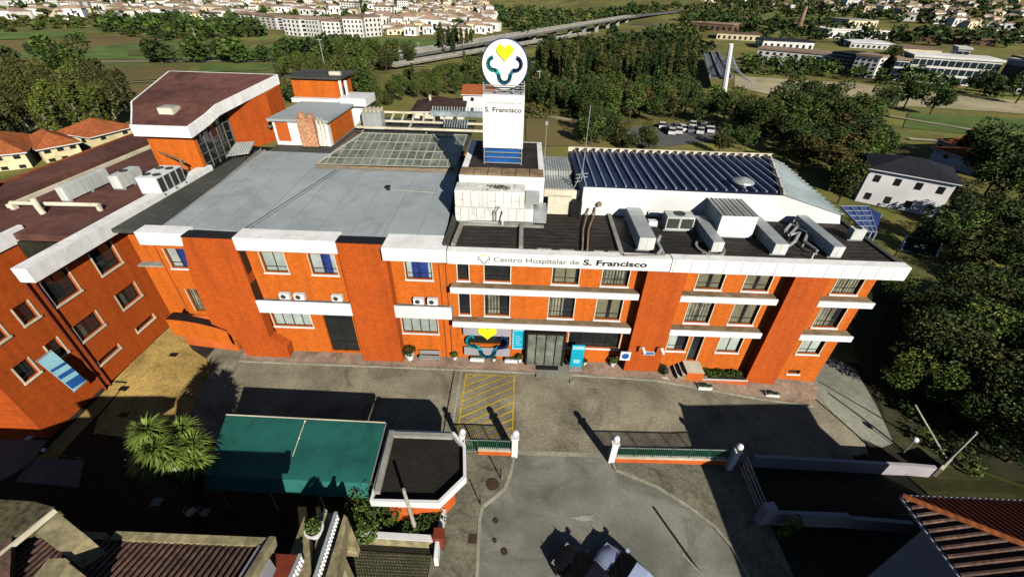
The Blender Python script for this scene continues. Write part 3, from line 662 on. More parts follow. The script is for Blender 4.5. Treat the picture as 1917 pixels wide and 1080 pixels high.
# stair head block carrying the tower sign
co = MB(); co.box(-4.75, 1.95, 32.25, 41.6, 11.8, 14.95); build(co, 'roof_block', 'white', H)
dk = MB(); dk.box(-4.2, 1.5, 33.7, 41.2, 14.95, 15.0); build(dk, 'roof_deck', 'darkroof', H)
lg = MB()
for i in range(6): lg.box(-4.7+i*1.1, -3.66+i*1.1, 32.3, 33.66, 14.95, 15.12)
build(lg, 'ledge', 'tan', H)
# skylight
sk_ = thing('glazed_skylight', 'large weathered hipped glass skylight on the flat grey roof', 'skylight', (-13.4, 44, 12))
a, b, c_, d_ = Vector((-20.2, 41.2, 12.15)), Vector((-6.5, 41.6, 12.15)), Vector((-9.6, 47.6, 13.55)), Vector((-17.3, 47.4, 13.55))
e, f = Vector((-6.6, 53, 12.15)), Vector((-20.2, 53, 12.15))
g_ = MB(); g_.poly([a, b, c_, d_]); g_.poly([b, e, c_]); g_.poly([e, f, d_, c_]); g_.poly([f, a, d_]); build(g_, 'glazing', 'skyl', sk_)
g_ = MB(); o3 = Vector((0, -.02, .07))
for i in range(17):
    t = i/16; p = a.lerp(b, t); q = Vector((p.x, 0, 0))
    s_ = 1.
    if p.x < d_.x: s_ = (p.x-a.x)/(d_.x-a.x)
    if p.x > c_.x: s_ = (b.x-p.x)/(b.x-c_.x)
    q = Vector((p.x+.15*s_, a.y+(d_.y-a.y)*s_, a.z+(d_.z-a.z)*s_)); g_.bar(p+o3, q+o3, .08, .06)
for t in (0., .2, .45, .72, 1.): g_.bar(a.lerp(d_, t)+o3*1.3, b.lerp(c_, t)+o3*1.3, .10, .06)
for p, q in ((a, d_), (b, c_), (c_, e), (d_, f), (b, e)): g_.bar(p+o3*1.5, q+o3*1.5, .16, .1)
build(g_, 'glazing_bars', 'mull', sk_)
g_ = MB(); g_.box(-20.3, -6.3, 41.05, 41.2, 11.9, 12.15); g_.box(-20.3, -6.3, 40.3, 41.0, 11.99, 12.02, 1); build(g_, 'skylight_kerb', ['tan', 'concrete'], sk_)
# ================================================================ white plant room and orange stair tower at the back of the roof
Q = thing('rooftop_plant_room', 'white rooftop plant room with grey roof and orange door behind the membrane roof', 'plant room', (-25, 48.3, 12))
m = MB(); m.box(-27.6, -21.5, 48.35, 56.5, 11.7, 14.35); build(m, 'wall', 'white', Q)
m = MB(); m.box(-28.0, -21.2, 48.1, 56.9, 14.35, 14.6); build(m, 'roof', 'grey', Q)
m = MB(); m.box(-27.3, -25.9, 48.3, 48.34, 12.2, 14.2); build(m, 'door', 'orange_p', Q)
m = MB(); m.box(-21.48, -21.4, 49, 56, 11.9, 14.2); build(m, 'side_wall', 'orange', Q)
m = MB(); m.prism([(-28.2, 48.9, 13.4), (-28.2, 52, 14.2), (-31.6, 50.2, 13.3)], (0, 0, .18)); build(m, 'canopy', 'tan', Q)
m = MB(); m.box(-24.4, -22.6, 47.5, 48.3, 11.9, 14.9); m.tube([(-23.9, 47.9, 14.9), (-23.9, 47.9, 15.4)], .35, 10); m.tube([(-23.0, 47.9, 14.9), (-23.0, 47.9, 15.3)], .35, 10); build(m, 'chimney_stack', 'rust', Q)
m = MB()
for x_ in (-22.4, -22.0, -21.6): m.tube([(x_, 47.6, 12), (x_+.05, 47.8, 14.6), (x_-.6, 48.6, 14.7)], .09, 6)
build(m, 'vent_pipe', 'cream', Q)
Q = thing('rooftop_stair_tower', 'orange rooftop tower with flat dark roof and white ledge', 'stair tower', (-26, 58.5, 12))
m = MB(); m.box(-29.4, -23.4, 58.5, 63, 11.7, 17.0); build(m, 'wall', 'orange', Q)
m = MB(); m.box(-29.9, -22.9, 58.1, 64, 17.0, 17.2); build(m, 'roof', 'gutter', Q)
m = MB(); m.box(-29.5, -22.0, 57.6, 58.45, 14.3, 14.8); m.box(-22.9, -19.6, 56.5, 60.5, 14.3, 15.2); m.box(-22.8, -20.3, 57.0, 60, 11.7, 14.3); m.box(-23.3, -23.0, 58.3, 58.5, 14.8, 16.9); m.box(-22.6, -22.3, 58.3, 58.5, 14.8, 16.9)
build(m, 'white_ledge', 'whiteclean', Q)
m = MB(); m.box(-25, -23.6, 60, 60.6, 17.2, 17.6); build(m, 'roof_hatch', 'cream', Q)
Q = thing('louvred_roof_cabinet', 'grey louvred metal cabinet beside the white rooftop ledge', 'roof cabinet', (-19, 56.8, 12))
m = MB(); m.box(-20.0, -17.6, 55.4, 56.9, 11.7, 13.9); build(m, 'cabinet_body', 'galv', Q)
m = MB()
for k in range(5): m.box(-19.9+k*.5, -19.75+k*.5, 55.3, 57.2, 13.9, 14.2)
build(m, 'cabinet_fins', 'cream', Q)
Q = thing('rooftop_pergola', 'white steel frame lying over the dark back roof behind the skylight', 'roof frame', (-12, 57, 12))
m = MB()
for x_ in (-20.5, -3.2): m.bar((x_, 54.3, 12.4), (x_+(-.8 if x_ < -10 else .3), 62.3, 12.4), .22)
for y_ in (54.3, 57.6, 62.3): m.bar((-20.5, y_, 12.4), (-3.1, y_, 12.4), .22)
for i in range(7): m.bar((-18.5+i*1.4, 57.7, 12.35), (-19.2+i*1.4, 62.2, 12.35), .26, .14)
m.bar((-14, 54.4, 12.35), (-14.3, 57.5, 12.35), .2)
build(m, 'frame_beams', 'cream', Q); m = MB()
for x_ in (-20, -12, -4): m.box(x_-.1, x_+.1, 54.9, 55.1, 11.7, 12.3); m.box(x_-.1, x_+.1, 61.9, 62.1, 11.7, 12.3)
build(m, 'frame_posts', 'cream', Q)
Q = thing('solar_collector_bank', 'bank of pale tube solar collectors beside the white roof frame', 'solar collectors', (-6, 58, 12.6))
m = MB(); m.box(-12.4, -2.6, 60.4, 61.3, 12.5, 13.1); build(m, 'collector_manifold', 'solar', Q)
m = MB()
for i in range(26): m.bar((-12.2+i*.37, 60.3, 12.55), (-12.2+i*.37, 61.6, 13.5), .12, .1)
for i in range(10): m.bar((-9.8+i*.32, 55.6, 12.4), (-9.9+i*.32, 57.6, 12.9), .14, .1)
build(m, 'collector_tubes', 'solar', Q)
# the low brown back roof strip and far parapet
m = MB(); m.box(2.5, 26, 44.4, 44.8, 11.6, 12.6); m.box(-6.4, 2.2, 45.0, 45.3, 11.6, 12.2); m.box(-6.3, -4.8, 33, 44.9, 11.5, 11.9); build(m, 'back_parapet', 'gutter', H)
# ================================================================ tower sign
T = thing('tower_sign', 'tall white rooftop sign tower topped by a round emblem disc', 'sign', (-1.5, 34.9, 15))
m = MB(); m.box(-3.05, .15, 34.8, 35.9, 16.35, 20.35); pn = build(m, 'sign_panel', 'sign', T)
m = MB()
for x_ in (-2.98, .08):
    for y_ in (34.85, 35.85): m.bar((x_, y_, 15.0), (x_, y_, 21.2), .07)
for z_ in (15.15, 15.6, 16.0, 20.65, 21.0): m.bar((-3.0, 34.82, z_), (.1, 34.82, z_), .06); m.bar((-3.0, 35.88, z_), (.1, 35.88, z_), .06)
for z_ in (15.6, 20.65, 21.0):
    for x_ in (-3.0, .1): m.bar((x_, 34.85, z_), (x_, 35.85, z_), .06)
m.tube([(-2.05, 35.3, 20.3), (-2.05, 35.3, 21.6)], .1, 8); m.tube([(-.75, 35.3, 20.3), (-.75, 35.3, 21.6)], .1, 8)
build(m, 'support_frame', 'galv', T)
m = MB(); m.box(-2.9, 0, 35.0, 35.1, 15.1, 16.2); build(m, 'base_screen', 'bluep', T)
text_at('Centro Hospitalar de', -2.8, -.05, 34.79, 19.72, .17, pn, 'ftext'); text_at('S. Francisco', -2.88, -.05, 34.79, 19.12, .36, pn, 'btext', bold=.012)
m = MB(); ring = [(-1.42+1.66*math.cos(2*math.pi*i/48), 35.15, 22.32+1.66*math.sin(2*math.pi*i/48)) for i in range(48)]
m.prism(ring, (0, .25, 0)); dsc = build(m, 'emblem_disc', 'sign', T)
m = MB()
for i in range(48):
    p, q = ring[i], ring[(i+1) % 48]; m.bar((p[0], 35.3, p[2]), (q[0], 35.3, q[2]), .03, .16)
build(m, 'disc_rim', 'navyl', dsc)
emblem(-1.42, 35.14, 22.3, 1.28, dsc, th=.20, dz=.05)

# ================================================================ LEFT WING
Wg = thing('hospital_wing', 'orange brick side wing with brown roof and long white eave at the left', 'building', (-31, 24, 1))
XW = -31.0
wh = []
for y0, y1 in ((22.05, 23.95), (25.85, 27.75)): wh += [(y0, y1, 8.6, 10.5), (y0, y1, 5.4, 6.75), (y0, y1, 3.05, 3.42)]
w0 = [(20., 20.95, 8.65, 9.95), (20.1, 20.98, 5.45, 6.8), (18., 18.95, 8.65, 9.95), (18., 18.95, 5.55, 6.85)]
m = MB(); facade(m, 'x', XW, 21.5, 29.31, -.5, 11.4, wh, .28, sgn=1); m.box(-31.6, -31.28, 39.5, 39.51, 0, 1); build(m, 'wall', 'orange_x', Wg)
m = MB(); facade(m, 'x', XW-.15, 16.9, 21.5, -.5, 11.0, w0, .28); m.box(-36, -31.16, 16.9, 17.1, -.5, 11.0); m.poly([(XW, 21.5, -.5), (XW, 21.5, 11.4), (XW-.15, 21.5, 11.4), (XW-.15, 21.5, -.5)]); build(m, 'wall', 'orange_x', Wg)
for h in wh: window(Wg, 'x', XW, *h, pane='glass', muls=1, rail=h[3] > 7 and h[2] > 8, surround=True, pane2=(.12, .4, 'curtain') if 5 < h[2] < 6 else None)
for h in w0: window(Wg, 'x', XW-.15, *h, pane='glass', muls=0, rail=True, surround=True)
m = MB(); m.box(-36, -31.5, 17.3, 25.9, -.4, 3.9); m.box(-36, -31.5, 25.95, 29.3, -.4, 11.2); build(m, 'inner_floors', 'soil', Wg)
m = MB(); m.box(-31.2, -30.2, 21.35, 40.3, E0, E1); build(m, 'eave', 'white', Wg)
m = MB(); m.box(-36.2, -35.9, 14, 26.9, E0, E1); build(m, 'eave', 'white', Wg)['label'] = 'short stepped-back white eave at the far left'
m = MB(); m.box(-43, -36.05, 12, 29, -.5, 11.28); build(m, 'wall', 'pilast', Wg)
m = MB(); m.box(-35.8, -31.6, 17.2, 25.9, 4.0, 4.1); build(m, 'low_roof', 'soil', Wg)  # dark soil colour also paints the shade down in this pit
m = MB(); m.box(-43, -31.22, 26.05, 50, 11.3, 11.8); m.box(-43, -36.21, 12, 26.04, 11.3, 11.8); build(m, 'roof', 'maroon', Wg)
m = MB(); m.box(-43.3, -40.3, 14, 49, 11.81, 12.5); build(m, 'raised_roof_band', 'maroon', Wg)
m = MB(); m.box(-40.25, -39.95, 30, 49, 11.81, 12.1); m.box(-43.6, -43.31, 14, 49, 11.2, 12.6, 1); build(m, 'roof_edge_strip', ['cream', 'tile'], Wg)
for y_ in (21.3, 21.75): m = MB(); m.tube([(-30.9, y_, 11.0), (-30.9, y_, 1.)], .07, 8); build(m, 'downpipe', 'redwood', Wg)
m = MB(); m.box(-36, -31.3, 29.0, 39.6, -.5, 11.3); build(m, 'rear_wall', 'orange_x', Wg)
# low wall between the wing eave and main eave is covered by the main gutter; recessed link wall has a grey sill
m = MB(); m.box(-30.9, -27.1, 28.7, 29.3, 7.6, 7.75); build(m, 'link_ledge', 'concrete', H)
# banner on the wing
bn = thing('hanging_banner', 'blue and turquoise banner leaning on the orange wing wall', 'banner', (-30.4, 19.6, 3.4))
m = MB(); q = [(-30.75, 19.0, 6.45), (-30.75, 20.0, 6.45), (-30.2, 20.15, 3.5), (-30.2, 19.15, 3.5)]; m.prism(q, (.05, 0, .01)); build(m, 'banner_sheet', 'lcyan', bn)
m = MB()
for t0, t1 in ((.30, .42), (.5, .66), (.72, .99)):
    def bq(s, t): return Vector(q[0]).lerp(Vector(q[1]), s).lerp(Vector(q[3]).lerp(Vector(q[2]), s), t)+Vector((.058, 0, .012))
    m.prism([tuple(bq(.02, t0)), tuple(bq(.98, t0+.05)), tuple(bq(.98, t1)), tuple(bq(.02, t1-.06))], (.004, 0, .001))
build(m, 'banner_print', 'bluep', bn); m = MB(); m.bar((-30.78, 18.95, 6.5), (-30.78, 20.05, 6.5), .06); m.bar((-30.2, 19.1, 3.45), (-30.2, 20.2, 3.45), .06); build(m, 'banner_rail', 'galv', bn)
# white planter wall at the wing foot
pl = thing('planter_wall', 'curved low white planter wall along the foot of the left wing', 'planter', tuple(G(200, 710)))
pts = [G(*p) for p in ((322, 602), (262, 655), (200, 712), (150, 745), (95, 800), (40, 850))]
m = MB()
for a, b in zip(pts[:-1], pts[1:]): m.bar(a+Vector((0, 0, .25)), b+Vector((0, 0, .25)), .32, .7)
build(m, 'planter_edge', 'white', pl)
m = MB(); m.slab([(p.x, p.y) for p in pts]+[(-31, pts[-1].y), (-31, 29)], .9, 1.35); build(m, 'planter_soil', 'soil', pl)
# ---- curved roof pavilion on the wing
Pv = thing('roof_pavilion', 'orange rooftop pavilion with stepped white eave, brown roof and dark glazed corner', 'pavilion', (-32, 42, 11.8))
prof = [(39.2, 16.0, -35.3, -30.3), (41.8, 16.5, -37.0, -30.1), (43.4, 17.0, -38.0, -29.9), (53.8, 18.1, -41, -28.6)]
m = MB()
for (y0, z0, l0, r0), (y1, z1, l1, r1) in zip(prof[:-1], prof[1:]):
    m.poly([(l0, y0, z0-.02), (r0, y0, z0-.02), (r1, y1, z1-.02), (l1, y1, z1-.02)]); m.poly([(l0, y0, z0-.9), (l1, y1, z1-.9), (r1, y1, z1-.9), (r0, y0, z0-.9)])
build(m, 'roof', 'maroon', Pv)
m = MB(); ed = []
for (y0, z0, l0, r0), (y1, z1, l1, r1) in zip(prof[:-1], prof[1:]):
    m.prism([(r0, y0, z0), (r1, y1, z1), (r1, y1, z1-1.0), (r0, y0, z0-1.0)], (.16, 0, 0)); m.prism([(l0, y0, z0), (l1, y1, z1), (l1, y1, z1-1.), (l0, y0, z0-1.)], (-.16, 0, 0))
m.box(-35.46, -30.14, 39.04, 39.19, 15.0, 16.0); m.box(-41, -28.5, 53.8, 53.95, 17.1, 18.1); build(m, 'eave', 'white', Pv)
m = MB(); m.box(-34.9, -30.5, 39.6, 40.0, 11.7, 15.2); m.box(-34.9, -34.6, 40.0, 53, 11.7, 15.9); build(m, 'wall', 'orange', Pv)
m = MB(); m.prism([(-30.4, 45.6, 11.7), (-28.4, 50.2, 11.7), (-28.4, 50.2, 16.7), (-30.4, 45.6, 16.2)], (-.3, .1, 0)); m.prism([(-28.4, 50.2, 11.7), (-28.4, 50.2, 16.7), (-28.4, 53.5, 17.1), (-28.4, 53.5, 11.7)], (-.3, 0, 0)); build(m, 'wall', 'orange_x', Pv)
m = MB(); m.box(-30.7, -30.6, 40.0, 45.6, 11.7, 16.2); gz_ = build(m, 'curtain_glazing', 'glass', Pv)
m = MB()
for i in range(6): m.box(-30.6, -30.5, 40.0+i*1.1, 40.07+i*1.1, 11.7, 16.2)
for i in range(5): m.box(-30.6, -30.52, 40.08, 45.6, 12.2+i*.9, 12.27+i*.9)
build(m, 'glazing_bars', 'shedgrey', gz_)
m = MB(); m.prism([(-30.3, 43.0, 12.0), (-28.6, 44.2, 12.0), (-28.6, 45.8, 12.7), (-30.3, 45.2, 12.7)], (0, 0, .12)); build(m, 'porch_roof', 'palex', Pv)
rl_ = Z(350, 205, 16.4); m = MB(); m.box(-34.2, -32.8, 41.4, 42.6, 16.3, 16.95); m.box(-34.1, -32.9, 41.5, 42.5, 16.96, 17.02, 1); build(m, 'roof_light', ['cream', 'paleglass'], Pv)

# ================================================================ ROOF PLANT: every unit stands on the roof as its own thing
def pbox(fl, fr, topf, backt, z):
    """footprint and height of a box from photo corners: front-left/right at roof level, a front top corner, a back top corner"""
    a = Z(*fl, z); b = Z(*fr, z); yf = (a.y+b.y)/2; h = Y(*topf, yf).z-z; bk = Z(*backt, z+h)
    return min(a.x, b.x), max(a.x, b.x), yf, max(yf+.5, bk.y), z, z+max(.4, h)
def unit(name, label, box, cat='hvac unit', body='unit', top=None, feet=True, panels=3, fans=0, grille=None, group='air handling units on the roofs', ribs=False, side='x'):
    x0, x1, y0, y1, z0, z1 = box; t = thing(name, label, cat, ((x0+x1)/2, (y0+y1)/2, z0), group=group)
    zf = z0+(.14 if feet else 0)
    m = MB(); m.box(x0, x1, y0, y1, zf, z1, 0, 1); build(m, 'casing', [body, top or body], t)
    if feet:
        for yy in (y0+.1, (y0+y1)/2, y1-.25):
            m = MB(); m.box(x0-.08, x1+.08, yy, yy+.15, z0, zf-.002); build(m, 'base_rail', 'galv', t)
    m = MB()
    for i in range(1, panels+1):
        u = x0+(x1-x0)*i/(panels+1)
        if side == 'x': m.box(u-.012, u+.012, y0-.008, y0-.001, zf+.05, z1-.05)
    n = max(1, int((y1-y0)/1.0))
    for i in range(1, n+1):
        v = y0+(y1-y0)*i/(n+1)
        for xs in (x0-.008, x1+.001): m.box(xs, xs+.007, v-.012, v+.012, zf+.05, z1-.05)
        if ribs is False: m.box(x0+.02, x1-.02, v-.01, v+.01, z1+.001, z1+.012)
    if ribs:
        k = 8
        for i in range(k+1):
            u = x0+(x1-x0)*i/k; m.box(u-.02, u+.02, y0, y1, z1+.001, z1+.04)
    build(m, 'panel_joints', 'concrete', t)
    for i in range(fans):
        nx = 2 if fans >= 4 else 1; cx = x0+(x1-x0)*((i % nx)+.5)/nx; cyy = y0+(y1-y0)*((i//nx)+.5)/(fans/nx); r = min((x1-x0)/nx, (y1-y0)/(fans/nx))*.36
        m = MB(); m.lathe((cx, cyy, z1+.005), [(r, 0), (r, .07), (r*.9, .07), (r*.86, .02), (.001, .02)], 18); f_ = build(m, 'fan', 'grille', t)
    if grille:
        k = grille
        for i in range(k):
            a = x0+(x1-x0)*(i+.08)/k; b = x0+(x1-x0)*(i+.92)/k; m = MB(); m.box(a, b, y0-.03, y0-.012, zf+.15, z1-.15); build(m, 'intake_grille', 'grille', t)
    return t
RZ = 11.87
unit('air_handling_unit', 'long pale metal air handling unit inside the kerbed tray behind the sign lettering', pbox((1193, 471), (1222, 471), (1198, 445), (1172, 388), RZ), top='galv', panels=1)
unit('chiller', 'squat chiller with two dark square grilles on its front face', pbox((1244, 434), (1294, 434), (1254, 406), (1250, 394), RZ), cat='chiller', grille=2, fans=1, body='unit')
unit('air_handling_unit', 'narrow metal air handling unit between the two-grille chiller and the big white cabin', pbox((1330, 474), (1350, 474), (1329, 453), (1303, 404), RZ), top='galv', panels=1)
bx_ = pbox((1339, 446), (1404, 447), (1347, 404), (1323, 362), RZ); unit('plant_cabin', 'big white box cabin with ribbed metal top standing on the dark roof', bx_, cat='roof cabin', body='whiteclean', top='palex', ribs=True, panels=2, group='air handling units on the roofs')
unit('air_handling_unit', 'metal air handling unit directly right of the big white cabin', pbox((1444, 479), (1468, 479), (1458, 457), (1422, 406), RZ), top='galv', panels=1)
unit('air_handling_unit', 'rightmost long metal air handling unit, by the end of the dark roof', pbox((1552, 484), (1572, 484), (1564, 462), (1508, 403), RZ), top='galv', panels=1)
unit('condenser', 'small white condenser beside the rightmost long air handling unit', pbox((1590, 452), (1612, 452), (1594, 430), (1592, 423), RZ), top='whiteclean', panels=0, fans=1)
unit('condenser', 'small white condenser against the white hall wall, upper of two', pbox((1212, 408), (1231, 408), (1211, 396), (1213, 392), RZ), body='whiteclean', panels=0)
unit('condenser', 'small white condenser near the tray unit, lower of two', pbox((1213, 426), (1229, 426), (1213, 415), (1214, 411), RZ), body='whiteclean', panels=0)
# big white double tier unit in front of the roof block
t = thing('air_handling_unit', 'large white two-tier air handling unit in front of the sign block', 'hvac unit', (-2, 31, RZ), group='air handling units on the roofs')
m = MB(); m.box(-4.9, 1.15, 30.35, 32.2, RZ+.12, 13.1); build(m, 'lower_casing', 'unitw', t)
m = MB(); m.box(-4.9, .42, 30.5, 32.2, 13.11, 14.4); build(m, 'upper_casing', 'unitw', t)
m = MB(); m.box(.5, 1.6, 31.3, 32.2, 13.11, 13.9); m.box(1.2, 2.2, 30.6, 32.2, RZ, 12.9); build(m, 'side_casing', 'galv', t)
m = MB()
for i in range(9): m.box(-4.5+i*.62, -4.47+i*.62, 30.34-.0, 30.348, RZ+.15, 13.05)
for i in range(8): m.box(-4.3+i*.62, -4.27+i*.62, 30.488, 30.496, 13.15, 14.35)
for i in range(4): m.box(-4.0+i*1.2, -3.98+i*1.2, 30.5, 32.2, 14.401, 14.41)
for x_ in (-4.7, -2.2, -.6): m.box(x_, x_+.08, 30.33, 30.339, 12.5, 12.6); m.box(x_+.3, x_+.36, 30.48, 30.487, 13.6, 13.68)
build(m, 'panel_joints', 'concrete', t)
m = MB(); m.box(-4.8, 1.1, 30.4, 32.2, RZ-.0, RZ+.11); build(m, 'base_rail', 'galv', t)
m = MB()
for x_ in (-1.9, -1.7): m.tube([(x_, 30.2, 12), (x_, 30.15, 12.9), (x_+.3, 30.3, 13.3)], .05, 6)
m.tube([(-4.7, 30.0, 12.1), (-1.6, 29.9, 12.1), (-1.2, 29.6, 12.1), (-1.2, 30.2, 13.0)], .06, 6); build(m, 'pipework', 'galv', t)
m = MB()
for i in range(60): p = Vector((random.gauss(-1.5, .5), random.gauss(31.2, .25), 14.42)); m.bar(p, p+Vector((random.gauss(0, .1), random.gauss(0, .1), .15)), .05, .02)
tag(build(m, 'moss_tuft', 'leafo', loc=(-1.5, 31.2, 14.4)), 'patch of yellowish weeds growing on top of the white two-tier unit', 'weeds')
# kerbed tray, duct hood and pipes
t = thing('drip_tray', 'pale concrete kerb tray round the leftmost long roof unit', 'drip tray', (8, 28, RZ)); a, b = Z(1139, 399, 11.95), Z(1165, 480, 11.95)
m = MB(); m.bar(a, b, .3, .22); m.bar(b, Z(1244, 479, 11.95), .3, .22); m.bar(Z(1244, 479, 11.95), Z(1230, 455, 11.95), .16, .2); build(m, 'tray_kerb', 'concrete', t)
m = MB(); m.slab([(a.x+.2, a.y), (b.x+.1, b.y+.1), (Z(1240, 479, 11.9).x, b.y+.1), (Z(1222, 430, 11.9).x, a.y-2)], RZ-.01, RZ+.02); build(m, 'tray_floor', 'black', t)
t = thing('oval_drip_tray', 'rounded pale kerb tray in front of the narrow metal unit', 'drip tray', (14, 27, RZ)); m = MB(); cc = Z(1330, 470, 11.95)
rg = [(cc.x+.1+.95*math.cos(2*math.pi*i/20), cc.y+.4+1.1*math.sin(2*math.pi*i/20), 11.97) for i in range(21)]
for p, q_ in zip(rg[:-1], rg[1:]): m.bar(p, q_, .16, .2)
build(m, 'tray_kerb', 'concrete', t)
t = thing('duct_hood', 'dark curved duct hood rising behind the two-grille chiller', 'duct', tuple(Z(1268, 394, 12.6)))
c0 = Z(1268, 392, 12.4); m = MB(); m.tube([(c0.x-.5, c0.y+.4, 12.0), (c0.x-.4, c0.y+.4, 13.2), (c0.x, c0.y+.2, 13.7), (c0.x+.3, c0.y, 13.8)], .5, 12); build(m, 'duct_bend', 'galv', t); m = MB(); m.tube([(c0.x+.3, c0.y, 13.8), (c0.x+.34, c0.y-.02, 13.82)], .42, 12); build(m, 'duct_mouth', 'black', t)
for nm, lab, P_ in (('insulated_pipe', 'zigzag silver insulated pipes beside the unit right of the big cabin', [(1470, 432), (1480, 420), (1492, 425), (1478, 440), (1497, 436), (1488, 452), (1475, 462)]),
                    ('insulated_pipe', 'silver insulated pipe loop running from hall wall to the rightmost unit', [(1500, 415), (1490, 408), (1497, 428), (1512, 436), (1506, 452), (1530, 470)]),
                    ('insulated_pipe', 'curved silver pipe beside the leftmost long roof unit', [(1236, 442), (1230, 452), (1238, 466), (1233, 474)])):
    ps = [Z(*p, 12.3) for p in P_]; m = MB(); m.tube([tuple(p) for p in ps], .11, 6)
    for p in ps[::2]: m.box(p.x-.05, p.x+.05, p.y-.05, p.y+.05, RZ, 12.3)
    tag(build(m, nm, 'galv', loc=tuple(ps[0])), lab, 'pipe', 'insulated pipes on the roof')
m = MB(); p = Z(1519, 484, 11.9); m.tube([(p.x, p.y, 11.85), (p.x, p.y, 12.3), (p.x+.15, p.y-.1, 12.35)], .06, 8); tag(build(m, 'vent_pipe', 'whiteclean', loc=tuple(p)), 'short white bent vent pipe between the two rightmost roof units', 'vent pipe')
# aerial mast, lightning mast, cable on grey roof
for px, py, hh, lab in ((1087, 350, 6.5, 'tall thin aerial mast at the left end of the blue ribbed roof'), (1019, 300, 3.4, 'short mast with a small box beside the roof deck')):
    p = Z(px, py, 13.8); m = MB(); m.tube([(p.x, p.y, 12.2), (p.x, p.y, 13.6+hh)], .04, 6, r1=.025)
    if hh > 5:
        for k in range(3): m.bar((p.x-.5, p.y, 14.2+k*.3), (p.x+.5, p.y+.2, 14.3+k*.3), .05)
        m.bar((p.x+.6, p.y, 13.5), (p.x, p.y, 15.2), .05); m.bar((p.x-.6, p.y, 13.5), (p.x, p.y, 15.2), .05)
    else: m.box(p.x-.12, p.x+.12, p.y-.1, p.y+.1, 13.6+hh, 13.9+hh)
    tag(build(m, 'mast', 'galv', loc=(p.x, p.y, 12.2)), lab, 'mast')
p = Z(727, 355, 12.0); m = MB(); m.lathe((p.x, p.y, 11.98), [(.18, 0), (.18, .15), (.1, .3), (.28, .34), (.01, .42)], 12); tag(build(m, 'roof_vent', 'black', loc=tuple(p)), 'small dark vent cowl alone on the grey membrane roof', 'roof vent')
m = MB(); m.bar((p.x+.3, p.y, 12.0), (p.x+4.2, p.y-.35, 12.0), .03, .02); tag(build(m, 'cable', 'cream', loc=tuple(p)), 'thin pale cable lying across the grey roof from the dark vent', 'cable')
# units on the wing roof
WZ = 11.81
unit('air_handling_unit', 'long pale air handling unit lying along the brown wing roof', pbox((117, 379), (132, 379), (110, 352), (185, 316), WZ), panels=1)
unit('condenser', 'cubic pale condenser between the long unit and the four-fan chiller', pbox((213, 356), (233, 356), (198, 330), (240, 311), WZ), panels=0, fans=1)
tt = unit('chiller', 'white chiller with four round fans and dark slotted side on brown wing roof', pbox((267, 366), (307, 366), (252, 333), (296, 309), WZ), cat='chiller', body='whiteclean', panels=0, fans=4)
x0, x1, y0, y1, z0, z1 = pbox((267, 366), (307, 366), (252, 333), (296, 309), WZ)
for i in range(4):
    m = MB(); a = y0+(y1-y0)*(i+.1)/4; b = y0+(y1-y0)*(i+.85)/4; m.box(x1+.012, x1+.03, a, b, z0+.25, z1-.1); build(m, 'side_grille', 'grille', tt)
t = thing('roof_pipe_rack', 'bent tan pipe rack beside the orange pavilion wall', 'pipe rack', tuple(Z(320, 310, 12))); m = MB(); a = Z(300, 300, 12.5); b = Z(345, 318, 12.5)
m.tube([(a.x, a.y, 11.8), (a.x, a.y, 13.4), (b.x, b.y, 13.4), (b.x, b.y, 11.8)], .1, 6); m.tube([(a.x, a.y+.5, 11.8), (a.x, a.y+.5, 13.1), (b.x, b.y+.4, 13.1)], .1, 6); build(m, 'rack_pipe', 'tan', t)
a = Z(20, 380, 12.3); b = Z(186, 384, 12.3); m = MB(); m.tube([tuple(a), tuple(b)], .16, 8); m.box(a.x-.1, a.x+.2, a.y-.2, a.y+.2, WZ, 12.3); m.box(b.x-.3, b.x, b.y-.1, b.y+.1, WZ, 12.3)
tag(build(m, 'white_duct', 'cream', loc=tuple(a)), 'long thin white duct lying across the brown wing roof', 'duct')
for px, py, lab in ((80, 398, 'stubby pale vent stack below the long white duct'), (5, 365, 'stubby pale vent stack at the left end of the long white duct')):
    p = Z(px, py, 11.9); m = MB(); m.tube([(p.x, p.y, WZ), (p.x-.1, p.y, 12.5), (p.x-.2, p.y+.1, 13.0)], .2, 10); tag(build(m, 'vent_stack', 'cream', loc=tuple(p)), lab, 'vent stack')

# ================================================================ THINGS IN FRONT OF THE FACADE
def acunit(x, y, z, lab):
    t = thing('wall_condenser', lab, 'condenser', (x, y, z), group='small white condensers standing on the entrance canopies')
    m = MB(); m.box(x-.4, x+.4, y, y+.32, z, z+.55); build(m, 'casing', 'whiteclean', t); m = MB(); m.lathe((0, 0, 0), [(.2, 0), (.2, .01), (.001, .01)], 16)
    mm = MB(); mm.add(m, Matrix.Translation((x-.08, y-.005, z+.28)) @ Matrix.Rotation(PI2, 4, 'X')); build(mm, 'fan', 'grille', t)
for px, lab in ((537, 'leftmost white condenser on the canopy left of the middle pilaster'), (564, 'second white condenser from the left on the left canopy'), (633, 'white condenser alone near the middle pilaster on the left canopy'), (784, 'left one of two white condensers on the canopy right of the middle pilaster'), (810, 'right one of two white condensers on the canopy right of the middle pilaster')):
    p = Y(px, 568, 26.5); acunit(p.x, 26.45, 6.5-.12+.12*(p.x > -99), lab)
def leafball(mb, c, r, n, s, m=0, sz=.8):
    for _ in range(n):
        v = Vector((random.gauss(0, 1), random.gauss(0, 1), random.gauss(0, 1))).normalized()*r*random.uniform(.55, 1); v.z *= sz; p = Vector(c)+v
        a = Vector((random.gauss(0, 1), random.gauss(0, 1), random.gauss(0, 1))).normalized(); u = a.cross(Vector((.3, .1, 1))).normalized(); w_ = a.cross(u)
        mb.poly([p-u*s, p+w_*s*.6, p+u*s, p-w_*s*.6], m)
